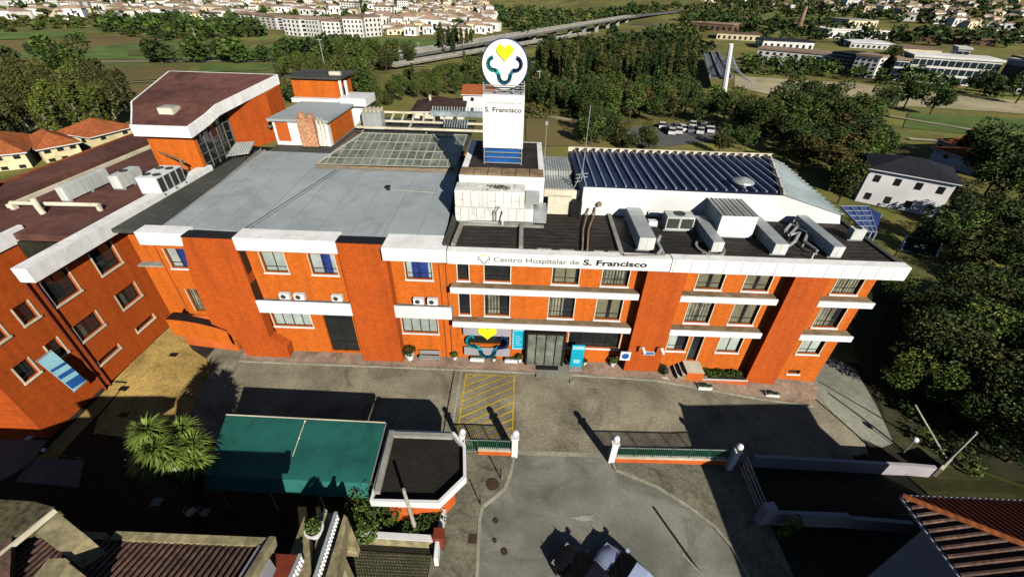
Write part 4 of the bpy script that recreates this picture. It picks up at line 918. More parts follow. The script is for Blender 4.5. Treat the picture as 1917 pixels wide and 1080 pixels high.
def pot(x, y, z, r, h, lab, plant=.4, box=None, mtl='leaf', cat='potted plant'):
    t = thing('potted_plant', lab, cat, (x, y, z), group='pots and planters along the facade'); m = MB()
    if box: m.box(x-box/2, x+box/2, y-.2, y+.2, z, z+h)
    else: m.lathe((x, y, z), [(r*.65, 0), (r, h), (r*1.1, h), (r*1.1, h+.04), (r*.85, h+.04), (r*.8, h-.04), (.001, h-.04)], 16)
    build(m, 'pot', 'whiteclean', t); m = MB()
    if box:
        for i in range(5): leafball(m, (x-box*.4+box*.2*i, y, z+h+.08), .16, 40, .06)
    else: leafball(m, (x, y, z+h+plant*.8), plant, 260, .09)
    build(m, 'foliage', mtl, t)
def GF(px, py): p = G(px, py, .17); return p.x, p.y, p.z
for px, py, r, h, lab, pl_, bx, mt in ((768, 672, .36, .55, 'large white pot with a tall dark shrub right of the middle pilaster', .62, None, 'leafd'),
    (853, 665, .2, .35, 'slim white pot with green plant beside the grey bench end', .3, None, 'leaf'), (894, 671, 0, .3, 'long white trough under the big emblem window', 0, 1.2, 'leaf'),
    (925, 671, .17, .3, 'small white pot between the two white troughs', .2, None, 'leafo'), (957, 672, 0, .3, 'long white trough under the turquoise notice board', 0, 1.1, 'leaf'),
    (973, 670, .22, .4, 'white pot with reddish plant left of the entrance ramp', .32, None, 'leafr'), (1063, 678, .2, .38, 'white pot with dark plant just right of the entrance ramp', .3, None, 'leafd'),
    (1094, 681, .17, .3, 'small white pot under the reception window', .2, None, 'leafr'), (1145, 680, .28, .4, 'pot with round green bush near the dark pilaster side', .4, None, 'leaf')):
    x_, y_, z_ = GF(px, py); pot(x_, min(y_, 26.75), z_, r, h, lab, pl_, bx, mt)
for px, py, lab in ((1318, 727, 'white trough with dark flowers on the kerb, nearer the steps'), (1443, 741, 'white trough with dark flowers on the kerb by the right end of the building')):
    p = G(px, py, .05); pot(p.x, p.y, p.z, 0, .28, lab, 0, 1.15, 'leafd')
x_, y_, z_ = GF(807, 668); t = thing('bench', 'grey slatted metal bench against the orange wall', 'bench', (x_, 26.5, z_))
m = MB()
for i in range(4): m.box(x_-.9, x_+.9, 26.2+i*.12, 26.29+i*.12, z_+.42, z_+.46)
build(m, 'seat', 'galv', t); m = MB()
for i in range(3): m.box(x_-.9, x_+.9, 26.72, 26.76, z_+.55+i*.14, z_+.65+i*.14)
build(m, 'backrest', 'galv', t)
for s_ in (-.8, .8): m = MB(); m.box(x_+s_-.03, x_+s_+.03, 26.2, 26.26, z_, z_+.42); m.box(x_+s_-.03, x_+s_+.03, 26.68, 26.74, z_, z_+.95); m.bar((x_+s_, 26.23, z_+.39), (x_+s_, 26.7, z_+.39), .05); build(m, 'leg', 'galv', t)
# turquoise standing banner, round blue sign
p = G(1074, 664, .2); t = thing('standing_banner', 'tall turquoise standing banner right of the entrance', 'banner', (p.x, 26.2, .4))
m = MB(); m.box(p.x-.55, p.x+.5, 26.1, 26.16, .75, 3.2); build(m, 'banner_sheet', 'cyan', t); m = MB(); m.box(p.x-.5, p.x+.45, 26.07, 26.09, 2.75, 3.1); m.box(p.x-.3, p.x+.25, 26.07, 26.09, 1.2, 1.6); build(m, 'banner_print', 'lcyan', t); m = MB(); m.box(p.x-.6, p.x+.55, 25.9, 26.4, .41, .47); m.bar((p.x, 26.2, .45), (p.x, 26.2, 3.2), .04); build(m, 'stand', 'galv', t)
p = Y(1173, 656, 25.9); t = thing('projecting_sign', 'white square sign with round dark blue emblem at the corner of the third pilaster', 'sign', (p.x, 25.95, 2.2))
m = MB(); m.box(p.x-.42, p.x+.42, 25.85, 25.95, 1.95, 2.85); pn_ = build(m, 'sign_plate', 'whiteclean', t); mm = MB(); mm.add(MB().lathe((0, 0, 0), [(.3, 0), (.3, .01), (.001, .01)], 20), Matrix.Translation((p.x, 25.84, 2.42)) @ Matrix.Rotation(PI2, 4, 'X')); build(mm, 'round_emblem', 'bluep', pn_); m = MB(); m.bar((p.x+.3, 25.9, 2.4), (9.6, 26.25, 2.4), .05); build(m, 'bracket', 'galv', t)
# doorstep with striped steps and planting bed
t = thing('entrance_steps', 'white stoop with three dark striped steps leading to the side door', 'steps', (14.8, 26, -.2))
m = MB(); m.box(14.65, 16.1, 25.6, YW-.01, -.6, 1.02, 0, 1); build(m, 'stoop', ['orange_p', 'cream'], t)
for i in range(4): m = MB(); m.box(13.2+i*.36, 13.2+(i+1)*.36-.004, 25.6, YW-.01, -.6, -.02+i*.25, 0, 1 if i % 1 == 0 else 0); m.box(13.2+i*.36, 13.26+i*.36, 25.58, YW-.02, -.02+i*.25, -.01+i*.25+.005, 2); build(m, 'step', ['creamdark', 'cream', 'black'], t)
t = thing('planting_bed', 'low orange planter with white cap and green shrubs right of the side door steps', 'planter', (18, 26.5, -.4))
m = MB(); m.box(16.15, 20.1, 25.75, 25.95, -1., .1, 0, 1); build(m, 'bed_wall', ['orange_p', 'whiteclean'], t); m = MB(); m.box(16.15, 20.1, 25.96, YW-.02, -1, -.05); build(m, 'bed_soil', 'soil', t)
m = MB()
for i in range(9): leafball(m, (16.6+i*.36, 26.5+.1*math.sin(i*2), .25), .38, 160, .09, 0)
build(m, 'shrub', 'leaf', t)
t = thing('planting_bed', 'low beige planter with dark shrub left of the side door steps', 'planter', (12.7, 26, 0)); m = MB(); m.box(12.45, 13.15, 25.5, 25.7, -.5, .35); build(m, 'bed_wall', 'cream', t); m = MB(); leafball(m, (12.9, 26.3, .6), .5, 300, .09); build(m, 'shrub', 'leafd', t)

m = MB(); a = Z(571, 788, 3.5); b = Z(548, 853, 3.5); m.tube([tuple(a), tuple(a.lerp(b, .5)+Vector((0, 0, .02))), tuple(b)], .025, 6); m.ball(tuple(a), .07, 8); m.ball(tuple(a.lerp(b, .5)), .06, 8); tag(build(m, 'lamp_cable', 'cream', loc=tuple(a)), 'thin pale cable with small lamps lying across the turquoise canopy', 'cable')
# ================================================================ GATE, FENCES, PILLARS
def pillar(px, py, lab, h=2.1, w_=.42, ball=.24):
    p = G(px, py, .0); z0 = p.z; t = thing('gate_pillar', lab, 'gate pillar', tuple(p), group='white gate pillars with ball lamps')
    m = MB(); m.box(p.x-w_/2, p.x+w_/2, p.y-w_/2, p.y+w_/2, z0-.05, z0+h); m.box(p.x-w_/2-.06, p.x+w_/2+.06, p.y-w_/2-.06, p.y+w_/2+.06, z0+h+.002, z0+h+.09); build(m, 'shaft', 'whiteclean', t)
    m = MB(); m.lathe((p.x, p.y, z0+h+.09), [(.1, 0), (.1, .08)], 10); m.ball((p.x, p.y, z0+h+.16+ball), ball, 14); build(m, 'ball_lamp', 'whiteclean', t, smooth=False)
    return p
pA = pillar(963, 852, 'left pillar of the street entrance, beside the short railing')
pB = pillar(1143, 862, 'right pillar of the street entrance, casting a long shadow on the cobbles')
pC = pillar(1362, 878, 'far right pillar with ball lamp where the long green railing ends', 2.2, .36)
pD = pillar(868, 846, 'slim pillar with ball lamp at the corner of the dark flat roof', 2.0, .3, .2)
def railing(a, b, lab, wall=True, n=None, z0=.0, hw=.55, htop=1.55):
    a = Vector(a); b = Vector(b); L = (b-a).length; n = n or int(L/.14); t = thing('railing', lab, 'railing', tuple(a), group='green railings of the street front')
    if wall:
        m = MB(); m.bar(a+Vector((0, 0, hw/2)), b+Vector((0, 0, hw/2)), .26, hw); build(m, 'low_wall', 'orange_p', t); m = MB(); m.bar(a+Vector((0, 0, hw+.03)), b+Vector((0, 0, hw+.03)), .34, .06); build(m, 'wall_cap', 'cream', t)
    m = MB(); 
    for zz in (hw+.18, htop): m.bar(a+Vector((0, 0, zz)), b+Vector((0, 0, zz)), .05)
    build(m, 'rail', 'galv', t); m = MB()
    for i in range(n+1):
        p = a.lerp(b, i/n); m.bar(p+Vector((0, 0, hw+.06)), p+Vector((0, 0, htop+.04)), .05 if i % 9 else .08)
    build(m, 'bars', 'greenfence', t)
    return t
yb = pB.y-.05
railing((pB.x+.25, yb, .05), (pC.x-.2, yb+.15, .05), 'long green railing on orange low wall right of the entrance')
railing((-2.2, pA.y, .05), (pA.x-.25, pA.y, .05), 'short green railing on orange low wall left of the entrance')
railing((-3.2, pA.y-.05, .05), (-2.25, pA.y-.02, .05), 'shortest green gate leaf beside the corner pillar', wall=False, hw=.1)
def wallrun(name, lab, pts, h, wd, mt, z0=None, cat='wall', cap=None):
    t = thing(name, lab, cat, tuple(pts[0])); m = MB(); P = [Vector(p) for p in pts]
    for a, b in zip(P[:-1], P[1:]): m.bar(a+Vector((0, 0, h/2)), b+Vector((0, 0, h/2)), wd, h)
    build(m, 'wall_face', mt, t)
    if cap:
        m = MB()
        for a, b in zip(P[:-1], P[1:]): m.bar(a+Vector((0, 0, h+.03)), b+Vector((0, 0, h+.03)), wd+.08, .06)
        build(m, 'wall_cap', cap, t)
    return t
a = G(1400, 872); b = G(1690, 888); c_ = G(1734, 892)
wallrun('boundary_wall', 'long pale boundary wall along the parking yard ending in a sunlit stretch', [a, b, c_], 1.25, .22, 'lav')
a = G(1748, 892); b = G(1775, 862); wallrun('boundary_wall', 'very short sunlit wall stub beside the utility pole', [a, a.lerp(b, .7)], .9, .2, 'cream')
a = G(1424, 978); b = G(1570, 984); b2 = G(1690, 994)
wallrun('garden_wall', 'taller pale wall between parking yard and right house', [a, b], 1.35, .25, 'lav'); wallrun('garden_wall', 'lower stretch of pale wall next to the right house', [b, b2], 1.1, .22, 'lav')
wallrun('garden_pier', 'broad pale pier where the slanting yard gate meets the wall', [a+Vector((-.35, 0, 0)), a+Vector((.3, .1, 0))], 1.9, .5, 'lav', cat='pier')
t = thing('yard_gate', 'dim metal gate slanting along the kerb into the parking yard', 'gate', tuple(a)); m = MB(); e0 = G(1385, 880); e1 = a+Vector((0, .3, 0))
for k in range(4): m.bar(e0+Vector((0, 0, .3+.4*k)), e1+Vector((0, 0, .3+.4*k)), .05)
build(m, 'gate_rails', 'galv', t); m = MB()
for k in range(22): p = e0.lerp(e1, k/21); m.bar(p, p+Vector((0, 0, 1.6)), .03)
build(m, 'gate_bars', 'galv', t)
p0 = G(1752, 884); m = MB(); tp = Z(1862, 781, 3.9); m.tube([tuple(p0), (p0.x+.1, p0.y+.1, p0.z+4.6)], .11, 8, r1=.08); tag(build(m, 'utility_pole', 'pole', loc=tuple(p0)), 'upright weathered pole beside the sunlit wall end', 'pole')
p0 = G(1770, 856); q = Z(1713, 757, 2.2); m = MB(); m.tube([tuple(p0), tuple(q)], .08, 8, r1=.06); tag(build(m, 'bracing_pole', 'pole', loc=tuple(p0)), 'slanted pale pole leaning towards the dark trees', 'pole')
def lamp(px, py, lab, h=1.6):
    p = G(px, py); t = thing('ball_lamp_post', lab, 'lamp post', tuple(p)); m = MB(); m.tube([tuple(p), (p.x, p.y, p.z+h)], .04, 6); build(m, 'post', 'galv', t); m = MB(); m.ball((p.x, p.y, p.z+h+.2), .22, 12); build(m, 'globe', 'whiteclean', t)
lamp(1690, 848, 'white globe lamp post among the shrubs behind the boundary wall', 1.5)
struct(drape(gp([(1695, 889), (1742, 930), (1917, 940), (1917, 915), (1800, 868), (1755, 868)]), .06), 'lawn', 'lawn')
struct(drape(gp([(1400, 872), (1690, 890), (1735, 935), (1700, 960), (1430, 975)]), .05), 'parking_yard', 'soil')
# bollards / thin posts on the sidewalk
for i, (px, py, lab) in enumerate(((937, 895, 'thin dark post on the slab sidewalk nearer the gate'), (899, 943, 'thin dark post on the slab sidewalk by the kerb bend'))):
    p = G(px, py, .1); m = MB(); m.tube([tuple(p), (p.x, p.y, p.z+.95)], .04, 8); m.ball((p.x, p.y, p.z+1.0), .06, 8); tag(build(m, 'bollard', 'black', loc=tuple(p)), lab, 'bollard', 'thin posts on the sidewalk')
# ================================================================ TURQUOISE CANOPY AND FLAT ROOFED ANNEX
CZ = 3.4
t = thing('canopy_shelter', 'large turquoise sheet canopy partly in shadow', 'canopy', (-13.6, 15, 0))
tl, tr, br, bl = Z(424, 777, CZ), Z(722, 792, CZ), Z(692, 905, CZ), Z(385, 890, CZ)
m = MB(); m.prism([tuple(bl), tuple(br), tuple(tr), tuple(tl)], (0, 0, .05)); build(m, 'canopy_sheet', 'teal', t)
m = MB(); br2 = Z(690, 932, CZ-.7); bl2 = bl+(br2-br); m.prism([tuple(bl2), tuple(br2), tuple(br+Vector((0, -.01, 0))), tuple(bl+Vector((0, -.01, 0)))], (0, 0, .04)); build(m, 'canopy_valance', 'teal', t)
m = MB()
for a, b in ((tl, tr), (bl, br), (tl.lerp(tr, .5), bl.lerp(br, .5)), (tl, bl), (tr, br)): m.bar(a-Vector((0, 0, .06)), b-Vector((0, 0, .06)), .08)
m.bar(tl+Vector((0, 0, .07)), tr+Vector((0, 0, .07)), .06, .05, 1); build(m, 'canopy_frame', ['galv', 'cream'], t)
for k, (a, b) in enumerate(((tl, tr), (bl, br))):
    for s_ in (0.02, .34, .66, .98): p = a.lerp(b, s_); m = MB(); m.bar((p.x, p.y, 0), (p.x, p.y, CZ-.1), .09); build(m, 'post', 'galv', t)
t = thing('flat_roofed_annex', 'small orange annex with dark gravel roof and white chamfered edge', 'annex', (-5.4, 14, 0))
oc = [Z(*p, 3.6) for p in ((728, 803), (850, 808), (872, 833), (873, 893), (822, 942), (692, 937))][::-1]
oc2 = [(p.x, p.y) for p in oc]; cx = sum(p[0] for p in oc2)/6; cyy = sum(p[1] for p in oc2)/6
def inset(P, d): 
    r = []
    for x_, y_ in P: v = Vector((x_-cx, y_-cyy)); L = v.length; v *= (L-d)/L; r.append((cx+v.x, cyy+v.y))
    return r
m = MB(); i1 = inset(oc2, .2)
for i in range(6):
    j = (i+1) % 6; a, b, c_, d_ = oc2[i], oc2[j], i1[j], i1[i]; m.prism([(a[0], a[1], 3.05), (b[0], b[1], 3.05), (c_[0], c_[1], 3.05), (d_[0], d_[1], 3.05)], (0, 0, .55+.02*(i % 2)))
build(m, 'roof_edge', 'whiteclean', t); m = MB(); m.slab(i1, 3.0, 3.2); build(m, 'roof', 'gravel', t); m = MB(); m.slab(inset(oc2, .9), 0, 3.0); build(m, 'wall', 'orange_p', t)
m = MB(); a = Z(731, 806, 3.75); b = Z(699, 930, 3.75); m.bar(a+Vector((.1, 0, -.1)), b+Vector((.1, .3, -.1)), .3, .3); m.bar(a+Vector((.1, -.2, -.1)), Z(848, 810, 3.75)+Vector((0, -.2, -.1)), .3, .25); build(m, 'roof_coping', 'concrete', t)
p0 = G(781, 1000, .05); q = Z(757, 893, 5.0); m = MB(); m.tube([tuple(p0), tuple(Vector((p0.x-.25, p0.y+.05, 4.9)))], .13, 8, r1=.09); tag(build(m, 'utility_pole', 'pole', loc=tuple(p0)), 'thick pale pole standing in front of the dark flat annex roof', 'pole')
# paved corner garden below the annex
a = G(655, 1012); b = G(822, 1022)
wallrun('patio_wall', 'low tan patio wall with white cap beside the bushy tree', [a, b], .9, .28, 'creamdark', cap='whiteclean')
wallrun('street_wall', 'low white wall along the slab sidewalk at the patio', [G(833, 968), G(822, 1016), G(818, 1060)], 1.0, .22, 'whiteclean')
m = MB(); p = G(824, 1018); m.box(p.x-.3, p.x+.3, p.y-.3, p.y+.3, 0, 1.35); tag(build(m, 'brick_pier', 'redwood', loc=tuple(p)), 'red brown square pier at the patio corner', 'pier')
struct(drape(gp([(650, 1030), (822, 1040), (815, 1110), (640, 1110)]), .06), 'patio_paving', mat('patio_cobbles', (.26, .24, .13), .9, var=.4, scale=6., kind='cobble', bw=.16, bh=.16, ms=.05, md=.2))
struct(drape(gp([(745, 972), (790, 974), (785, 1005), (735, 1003)]), .05), 'paved_patch', 'ramp')
t = thing('hedge', 'dark clipped hedge behind thin rails at the sidewalk corner', 'hedge', tuple(G(800, 990))); m = MB()
for i in range(7): p = G(772+i*8, 1000-i*3); leafball(m, (p.x, p.y, .8), .55, 200, .09)
build(m, 'foliage', 'leafd', t)
# ================================================================ LEFT HOUSE (tiled roof, terrace and balustrade)
t = thing('tiled_house', 'house with dark ribbed tile roof and pale parapet at the bottom left', 'house', (-16, 5, 0))
e0, e1 = Z(20, 990, 6.0), Z(505, 1024, 6.0); ey = 8.1; XL, XR = -30.5, -10.0; slope = .28; EZ = 7.45
m = MB(); m.prism([(XL, ey, EZ), (XR, ey, EZ), (XR, -3, EZ+(ey+3)*slope), (XL, -3, EZ+(ey+3)*slope)], (0, 0, .05)); r_ = build(m, 'roof', 'tiled', t)
m = MB(); k = int((XR-XL)/.27)
for i in range(k): x_ = XL+.15+i*.27; m.tube([(x_, ey, EZ+.09), (x_, -3, EZ+.09+(ey+3)*slope)], .075, 6)
build(m, 'tile_ribs', 'tileb', r_)
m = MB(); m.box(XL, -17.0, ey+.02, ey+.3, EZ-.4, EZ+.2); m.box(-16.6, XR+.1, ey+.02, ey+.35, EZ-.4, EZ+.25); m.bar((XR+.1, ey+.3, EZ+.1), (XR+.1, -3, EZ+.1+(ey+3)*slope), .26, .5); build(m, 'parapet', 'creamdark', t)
m = MB(); m.box(XL+.3, XR-.2, -2.5, ey, 0, EZ-.06); build(m, 'wall', 'lav', t)
m = MB(); m.bar((XR-.25, ey, EZ+.25), (XR-.25, -3, EZ+.25+(ey+3)*slope), .14, .1); build(m, 'gutter', 'lav', t)
def slabq(name, pts, z, th, mt, lab, cat):
    P = [Z(*p, z) for p in pts]; m = MB(); m.prism([tuple(p) for p in P], (0, 0, -th)); c0 = sum(P, Vector())/len(P)
    return tag(build(m, name, mt, loc=(c0.x, c0.y, z-th)), lab, cat)
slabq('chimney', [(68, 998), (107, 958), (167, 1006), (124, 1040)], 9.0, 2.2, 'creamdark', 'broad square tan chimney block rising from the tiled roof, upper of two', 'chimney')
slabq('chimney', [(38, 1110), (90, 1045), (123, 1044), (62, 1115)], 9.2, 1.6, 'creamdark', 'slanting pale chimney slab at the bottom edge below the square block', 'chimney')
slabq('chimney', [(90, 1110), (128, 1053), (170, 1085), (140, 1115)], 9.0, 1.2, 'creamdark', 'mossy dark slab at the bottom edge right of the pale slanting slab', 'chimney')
slabq('mossy_roof', [(-160, 925), (62, 938), (105, 950), (28, 1003), (-160, 1100)], 8.35, .6, 'mosstile', 'patchy moss covered tile roof at the bottom left corner', 'roof')
slabq('tiled_roof', [(-40, 1040), (22, 1004), (16, 1120), (-40, 1120)], 8.4, .3, 'tileb', 'narrow ribbed tile roof strip under the mossy roof', 'roof')
m = MB(); a = Z(-10, 1048, 8.35); b = Z(104, 955, 8.35); m.bar(a, b, .12, .2); tag(build(m, 'roof_ridge_strip', 'cream', loc=tuple(a)), 'thin pale strip crossing between mossy roof and tan chimney', 'ridge strip')
slabq('shed_roof', [(0, 822), (87, 823), (58, 866), (0, 900)], 2.8, .12, 'shedgrey', 'pale grey sheet shed roof at the left edge, upper of two', 'shed roof')['category'] = 'shed roof'
slabq('shed_roof', [(30, 900), (60, 857), (157, 860), (146, 911)], 2.7, .12, 'shedgrey', 'grey sheet shed roof with one curved seam, lower of two', 'shed roof')
m = MB(); p = Z(82, 842, 2.9); m.ball(tuple(p), .12, 8); tag(build(m, 'roof_ventilator', 'whiteclean', loc=tuple(p)), 'tiny white ventilator between the two grey shed roofs', 'roof ventilator')
# terrace and balustrade
t = thing('terrace_stair', 'cream terrace stair walls beside the tiled house', 'stair', tuple(Z(600, 1040, 0)))
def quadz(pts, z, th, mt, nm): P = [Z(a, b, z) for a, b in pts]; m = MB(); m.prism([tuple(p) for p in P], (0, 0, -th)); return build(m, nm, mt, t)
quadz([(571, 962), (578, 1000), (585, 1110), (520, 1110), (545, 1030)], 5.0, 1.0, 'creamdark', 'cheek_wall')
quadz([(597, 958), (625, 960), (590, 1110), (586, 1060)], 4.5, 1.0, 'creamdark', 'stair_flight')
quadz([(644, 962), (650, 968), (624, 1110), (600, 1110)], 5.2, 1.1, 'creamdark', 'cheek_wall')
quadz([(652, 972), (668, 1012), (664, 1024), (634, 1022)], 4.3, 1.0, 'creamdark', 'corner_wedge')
quadz([(484, 1034), (560, 1038), (530, 1120), (440, 1120)], 5.6, .25, 'redwood', 'landing')
for px, py in ((560, 1030), (612, 1040), (632, 1040)): p = Z(px, py, 4.4); m = MB(); m.box(p.x-.2, p.x+.2, p.y-.2, p.y+.2, 0, 3.6); build(m, 'column', 'creamdark', t)
t = thing('stair_balustrade', 'dotted white baluster row running down the terrace stair', 'balustrade', tuple(Z(630, 960, 3.6)))
a = Z(629, 958, 5.3); b = Z(583, 1100, 5.3); m = MB(); m.bar(a, b, .16, .08, 0); m.bar(a-Vector((0, 0, .75)), b-Vector((0, 0, .75)), .2, .08, 0); build(m, 'rail', 'galv', t)
for i in range(19):
    p = a.lerp(b, (i+.5)/19); m = MB(); m.lathe((p.x, p.y, p.z-.72), [(.06, 0), (.1, .2), (.05, .36), (.1, .52), (.06, .68)], 8); build(m, 'baluster', 'whiteclean', t)
t = thing('short_balustrade', 'second dotted baluster row beside the red brown landing', 'balustrade', tuple(Z(560, 1040, 3.6)))
a = Z(562, 1036, 5.6); b = Z(530, 1110, 5.6); m = MB(); m.bar(a, b, .14, .08, 0); build(m, 'rail', 'galv', t)
for i in range(9): p = a.lerp(b, (i+.5)/9); m = MB(); m.lathe((p.x, p.y, p.z-.7), [(.06, 0), (.1, .2), (.05, .36), (.1, .52), (.06, .68)], 8); build(m, 'baluster', 'whiteclean', t)
p = Z(588, 990, 5.0); pot(p.x, p.y, 4.5, .42, .5, 'white pot with round green plant on the terrace stair', .42, None, 'leaf')
for px, lab in ((363, 'left one of two dim wire chairs on the dark patio'), (390, 'right one of two dim wire chairs on the dark patio')):
    p = G(px, 965, .1); t = thing('garden_chair', lab, 'chair', tuple(p), group='garden chairs on the dark patio')
    m = MB(); m.lathe((p.x, p.y, p.z+.42), [(.26, 0), (.27, .04), (.001, .04)], 14); build(m, 'seat', 'galv', t)
    m = MB(); pts_ = [(p.x+.27*math.cos(R(a_)), p.y+.27*math.sin(R(a_)), p.z+.85) for a_ in range(150, 400, 25)]; m.tube(pts_, .02, 6)
    for q in pts_[::2]: m.bar(q, (q[0], q[1], p.z+.44), .02)
    build(m, 'backrest', 'galv', t)
    for a_ in (45, 135, 225, 315): m = MB(); x_, y_ = p.x+.2*math.cos(R(a_)), p.y+.2*math.sin(R(a_)); m.bar((x_, y_, p.z), (x_, y_, p.z+.42), .03); build(m, 'leg', 'galv', t)
p = G(303, 950, .1); t = thing('garden_table', 'small square dim table left of the two wire chairs', 'table', tuple(p)); m = MB(); m.box(p.x-.3, p.x+.3, p.y-.25, p.y+.25, .75, .79); build(m, 'table_top', 'concrete', t)
for sx in (-.25, .25):
    for s_ in (-.2, .2): m = MB(); m.bar((p.x+sx, p.y+s_, p.z), (p.x+sx, p.y+s_, .75), .04); build(m, 'leg', 'galv', t)
# ================================================================ RIGHT HOUSE
t = thing('hip_roofed_house', 'pale walled house with red brown hipped tile roof at bottom right', 'house', (30, 3, 0))
ex, ey, ez = 19.4, 11.85, 7.0; HX, HY, sl2, D2 = 31.4, -5., .42, 6.0
c0 = Vector((ex, ey, ez)); c1 = Vector((HX, ey, ez)); r0 = Vector((ex+D2, ey-D2, ez+D2*sl2)); r1 = Vector((ex+D2, HY+D2, ez+D2*sl2)); c3 = Vector((ex, HY, ez)); c2 = Vector((HX, HY, ez))
m = MB(); m.poly([c1, c0, r0]); m.poly([c0, c3, r1, r0]); m.poly([c3, c2, r1]); m.poly([c2, c1, r0, r1]); m.poly([c0, c1, c2, c3]); r_ = build(m, 'roof', 'tiled', t)
m = MB(); up = Vector((0, 0, .05)); n = int((ey-HY)/.36)
for i in range(n):
    y_ = ey-.2-i*.36; dd_ = min(ey-y_, y_-HY, D2)
    if dd_ <= 0: continue
    p = Vector((ex, y_, ez))+up; q = Vector((ex+dd_, y_, ez+dd_*sl2))+up; m.tube([tuple(p), tuple(q)], .085, 6)
build(m, 'tile_ribs', 'tileb', r_)
m = MB(); n = int((HX-ex)/.28)
for i in range(n):
    x_ = ex+.2+i*.28; dd_ = min(x_-ex, HX-x_); p = Vector((x_, ey, ez))+up; q = Vector((x_, ey-dd_, ez+dd_*sl2))+up; m.tube([tuple(p), tuple(q)], .06, 5)
build(m, 'tile_ribs', 'redwood', r_)  # facet turned from the sun: its shade goes into darker red ribs
m = MB(); m.tube([tuple(c0+up*2), tuple(r0+up*2)], .14, 8); build(m, 'hip_ridge', 'tile', r_)
m = MB(); m.bar((ex-.05, ey, ez-.05), (ex-.05, HY, ez-.05), .12, .12); m.bar((ex, ey+.05, ez-.05), (HX, ey+.05, ez-.05), .12, .12); build(m, 'gutter', 'lav', t)
m = MB(); m.box(20.1, 30.8, -4.3, 10.75, -1, 6.95); build(m, 'wall', 'lav', t)
m = MB(); m.box(20.04, 20.095, 6.2, 7.8, 2.2, 4.2); build(m, 'window', 'glass', t)
m = MB(); m.box(17.4, 20.05, 5.5, 8.6, 3.0, 3.3); build(m, 'porch_roof', 'lav', t)
# ================================================================ CARS
def car(name, label, cx, cy, ang, paint, group=None, L=4.2, Wd=1.78, Hh=1.45):
    t = thing(name, label, 'car', (cx, cy, gh(cx, cy)+.04), ang, group)
    # longitudinal sections: (x, half width, z low, z high)
    sec = [(-L/2, .62, .42, .72), (-L/2+.12, .78, .28, .86), (-L/2+.5, .86, .22, .95), (-.9, .89, .2, .98), (.3, .89, .2, .96), (.95, .88, .2, .93), (L/2-.6, .85, .2, .82), (L/2-.18, .76, .26, .70), (L/2, .58, .36, .58)]
    m = MB(); k = 0
    for x_, w_, z0, z1 in sec:
        for yy, zz in ((-w_*.9, z0), (-w_, z0+.12), (-w_, z1-.16), (-w_*.86, z1-.03), (0, z1+.03), (w_*.86, z1-.03), (w_, z1-.16), (w_, z0+.12), (w_*.9, z0)): m.v.append((x_, yy, zz))
    for i in range(len(sec)-1):
        for j in range(9): a = i*9+j; b = i*9+(j+1) % 9; m.f.append((a, a+9, b+9, b)); m.m.append(0)
    m.f.append(tuple(range(8, -1, -1))[::-1]); m.m.append(0); m.f.append(tuple((len(sec)-1)*9+j for j in range(9))[::-1]); m.m.append(0)
    body = build(m, 'body', paint, t, local=True, smooth=True)
    def ring(x_, w_, z_): return [(x_, -w_, z_), (x_, w_, z_)]
    m = MB(); A = [(-L/2+.45, .72, .93), (-1.15, .60, Hh-.08), (-.6, .62, Hh), (.1, .62, Hh-.02), (1.05, .76, .95)]
    for x_, w_, z_ in A: m.v += [(x_, -w_, z_), (x_, w_, z_)]
    base = [(-L/2+.45, .80, .9), (-1.15, .84, .93), (-.6, .85, .94), (.1, .85, .93), (1.05, .80, .9)]
    for x_, w_, z_ in base: m.v += [(x_, -w_, z_), (x_, w_, z_)]
    for i in range(4):
        m.f.append((2*i, 2*i+1, 2*i+3, 2*i+2)); m.m.append(1 if i in (0, 3) else 0)
        m.f.append((10+2*i, 2*i, 2*i+2, 12+2*i)); m.m.append(1); m.f.append((2*i+1, 11+2*i, 13+2*i, 2*i+3)); m.m.append(1)
    build(m, 'cabin', [paint, 'carglass'], t, local=True)
    for sx in (-1, 1):
        for s2 in (-1, 1):
            m = MB(); w0 = MB().lathe((0, 0, 0), [(.001, -.1), (.2, -.1), (.31, -.09), (.31, .09), (.2, .1), (.001, .1)], 18); m.add(w0, Matrix.Translation((sx*1.28, s2*.79, .31)) @ Matrix.Rotation(PI2, 4, 'X')); wh_ = build(m, 'wheel', 'rubber', t, local=True)
            m = MB(); w0 = MB().lathe((0, 0, 0), [(.001, -.11), (.18, -.112), (.18, .112), (.001, .11)], 14); m.add(w0, Matrix.Translation((sx*1.28, s2*.79, .31)) @ Matrix.Rotation(PI2, 4, 'X')); build(m, 'rim', 'galv', wh_, local=True)
        m = MB(); m.box(L/2-.35, L/2-.12, sx*.62-.12, sx*.62+.12, .58, .68); build(m, 'headlight', 'galv', t, local=True)
        m = MB(); m.box(.72, .9, sx*.98-.1, sx*.98+.1, .93, 1.06); build(m, 'wing_mirror', paint, t, local=True)
    m = MB(); m.box(L/2-.06, L/2+.008, -.42, .42, .5, .6); build(m, 'grille', 'black', t, local=True)
    m = MB(); m.box(L/2-1.15, L/2-.3, -.6, -.585, .9, .935); m.box(L/2-1.15, L/2-.3, .585, .6, .9, .935); build(m, 'bonnet_crease', paint, t, local=True)
    m = MB(); m.bar((1.0, -.5, .99), (.6, .1, 1.2), .03); m.bar((1.0, .2, .99), (.62, .6, 1.19), .03); build(m, 'wipers', 'black', t, local=True)
    m = MB(); m.box(-L/2-.02, -L/2+.1, -.55, .55, .62, .74); build(m, 'rear_light_bar', 'redwood', t, local=True)
    m = MB(); m.box(L/2-.08, L/2+.012, -.28, .28, .38, .5); build(m, 'number_plate', 'whiteclean', t, local=True)
    return t
ang = math.atan2(.66, -.75)
n1 = Z(1118, 1030, .6); n2 = Z(1040, 1028, .6)
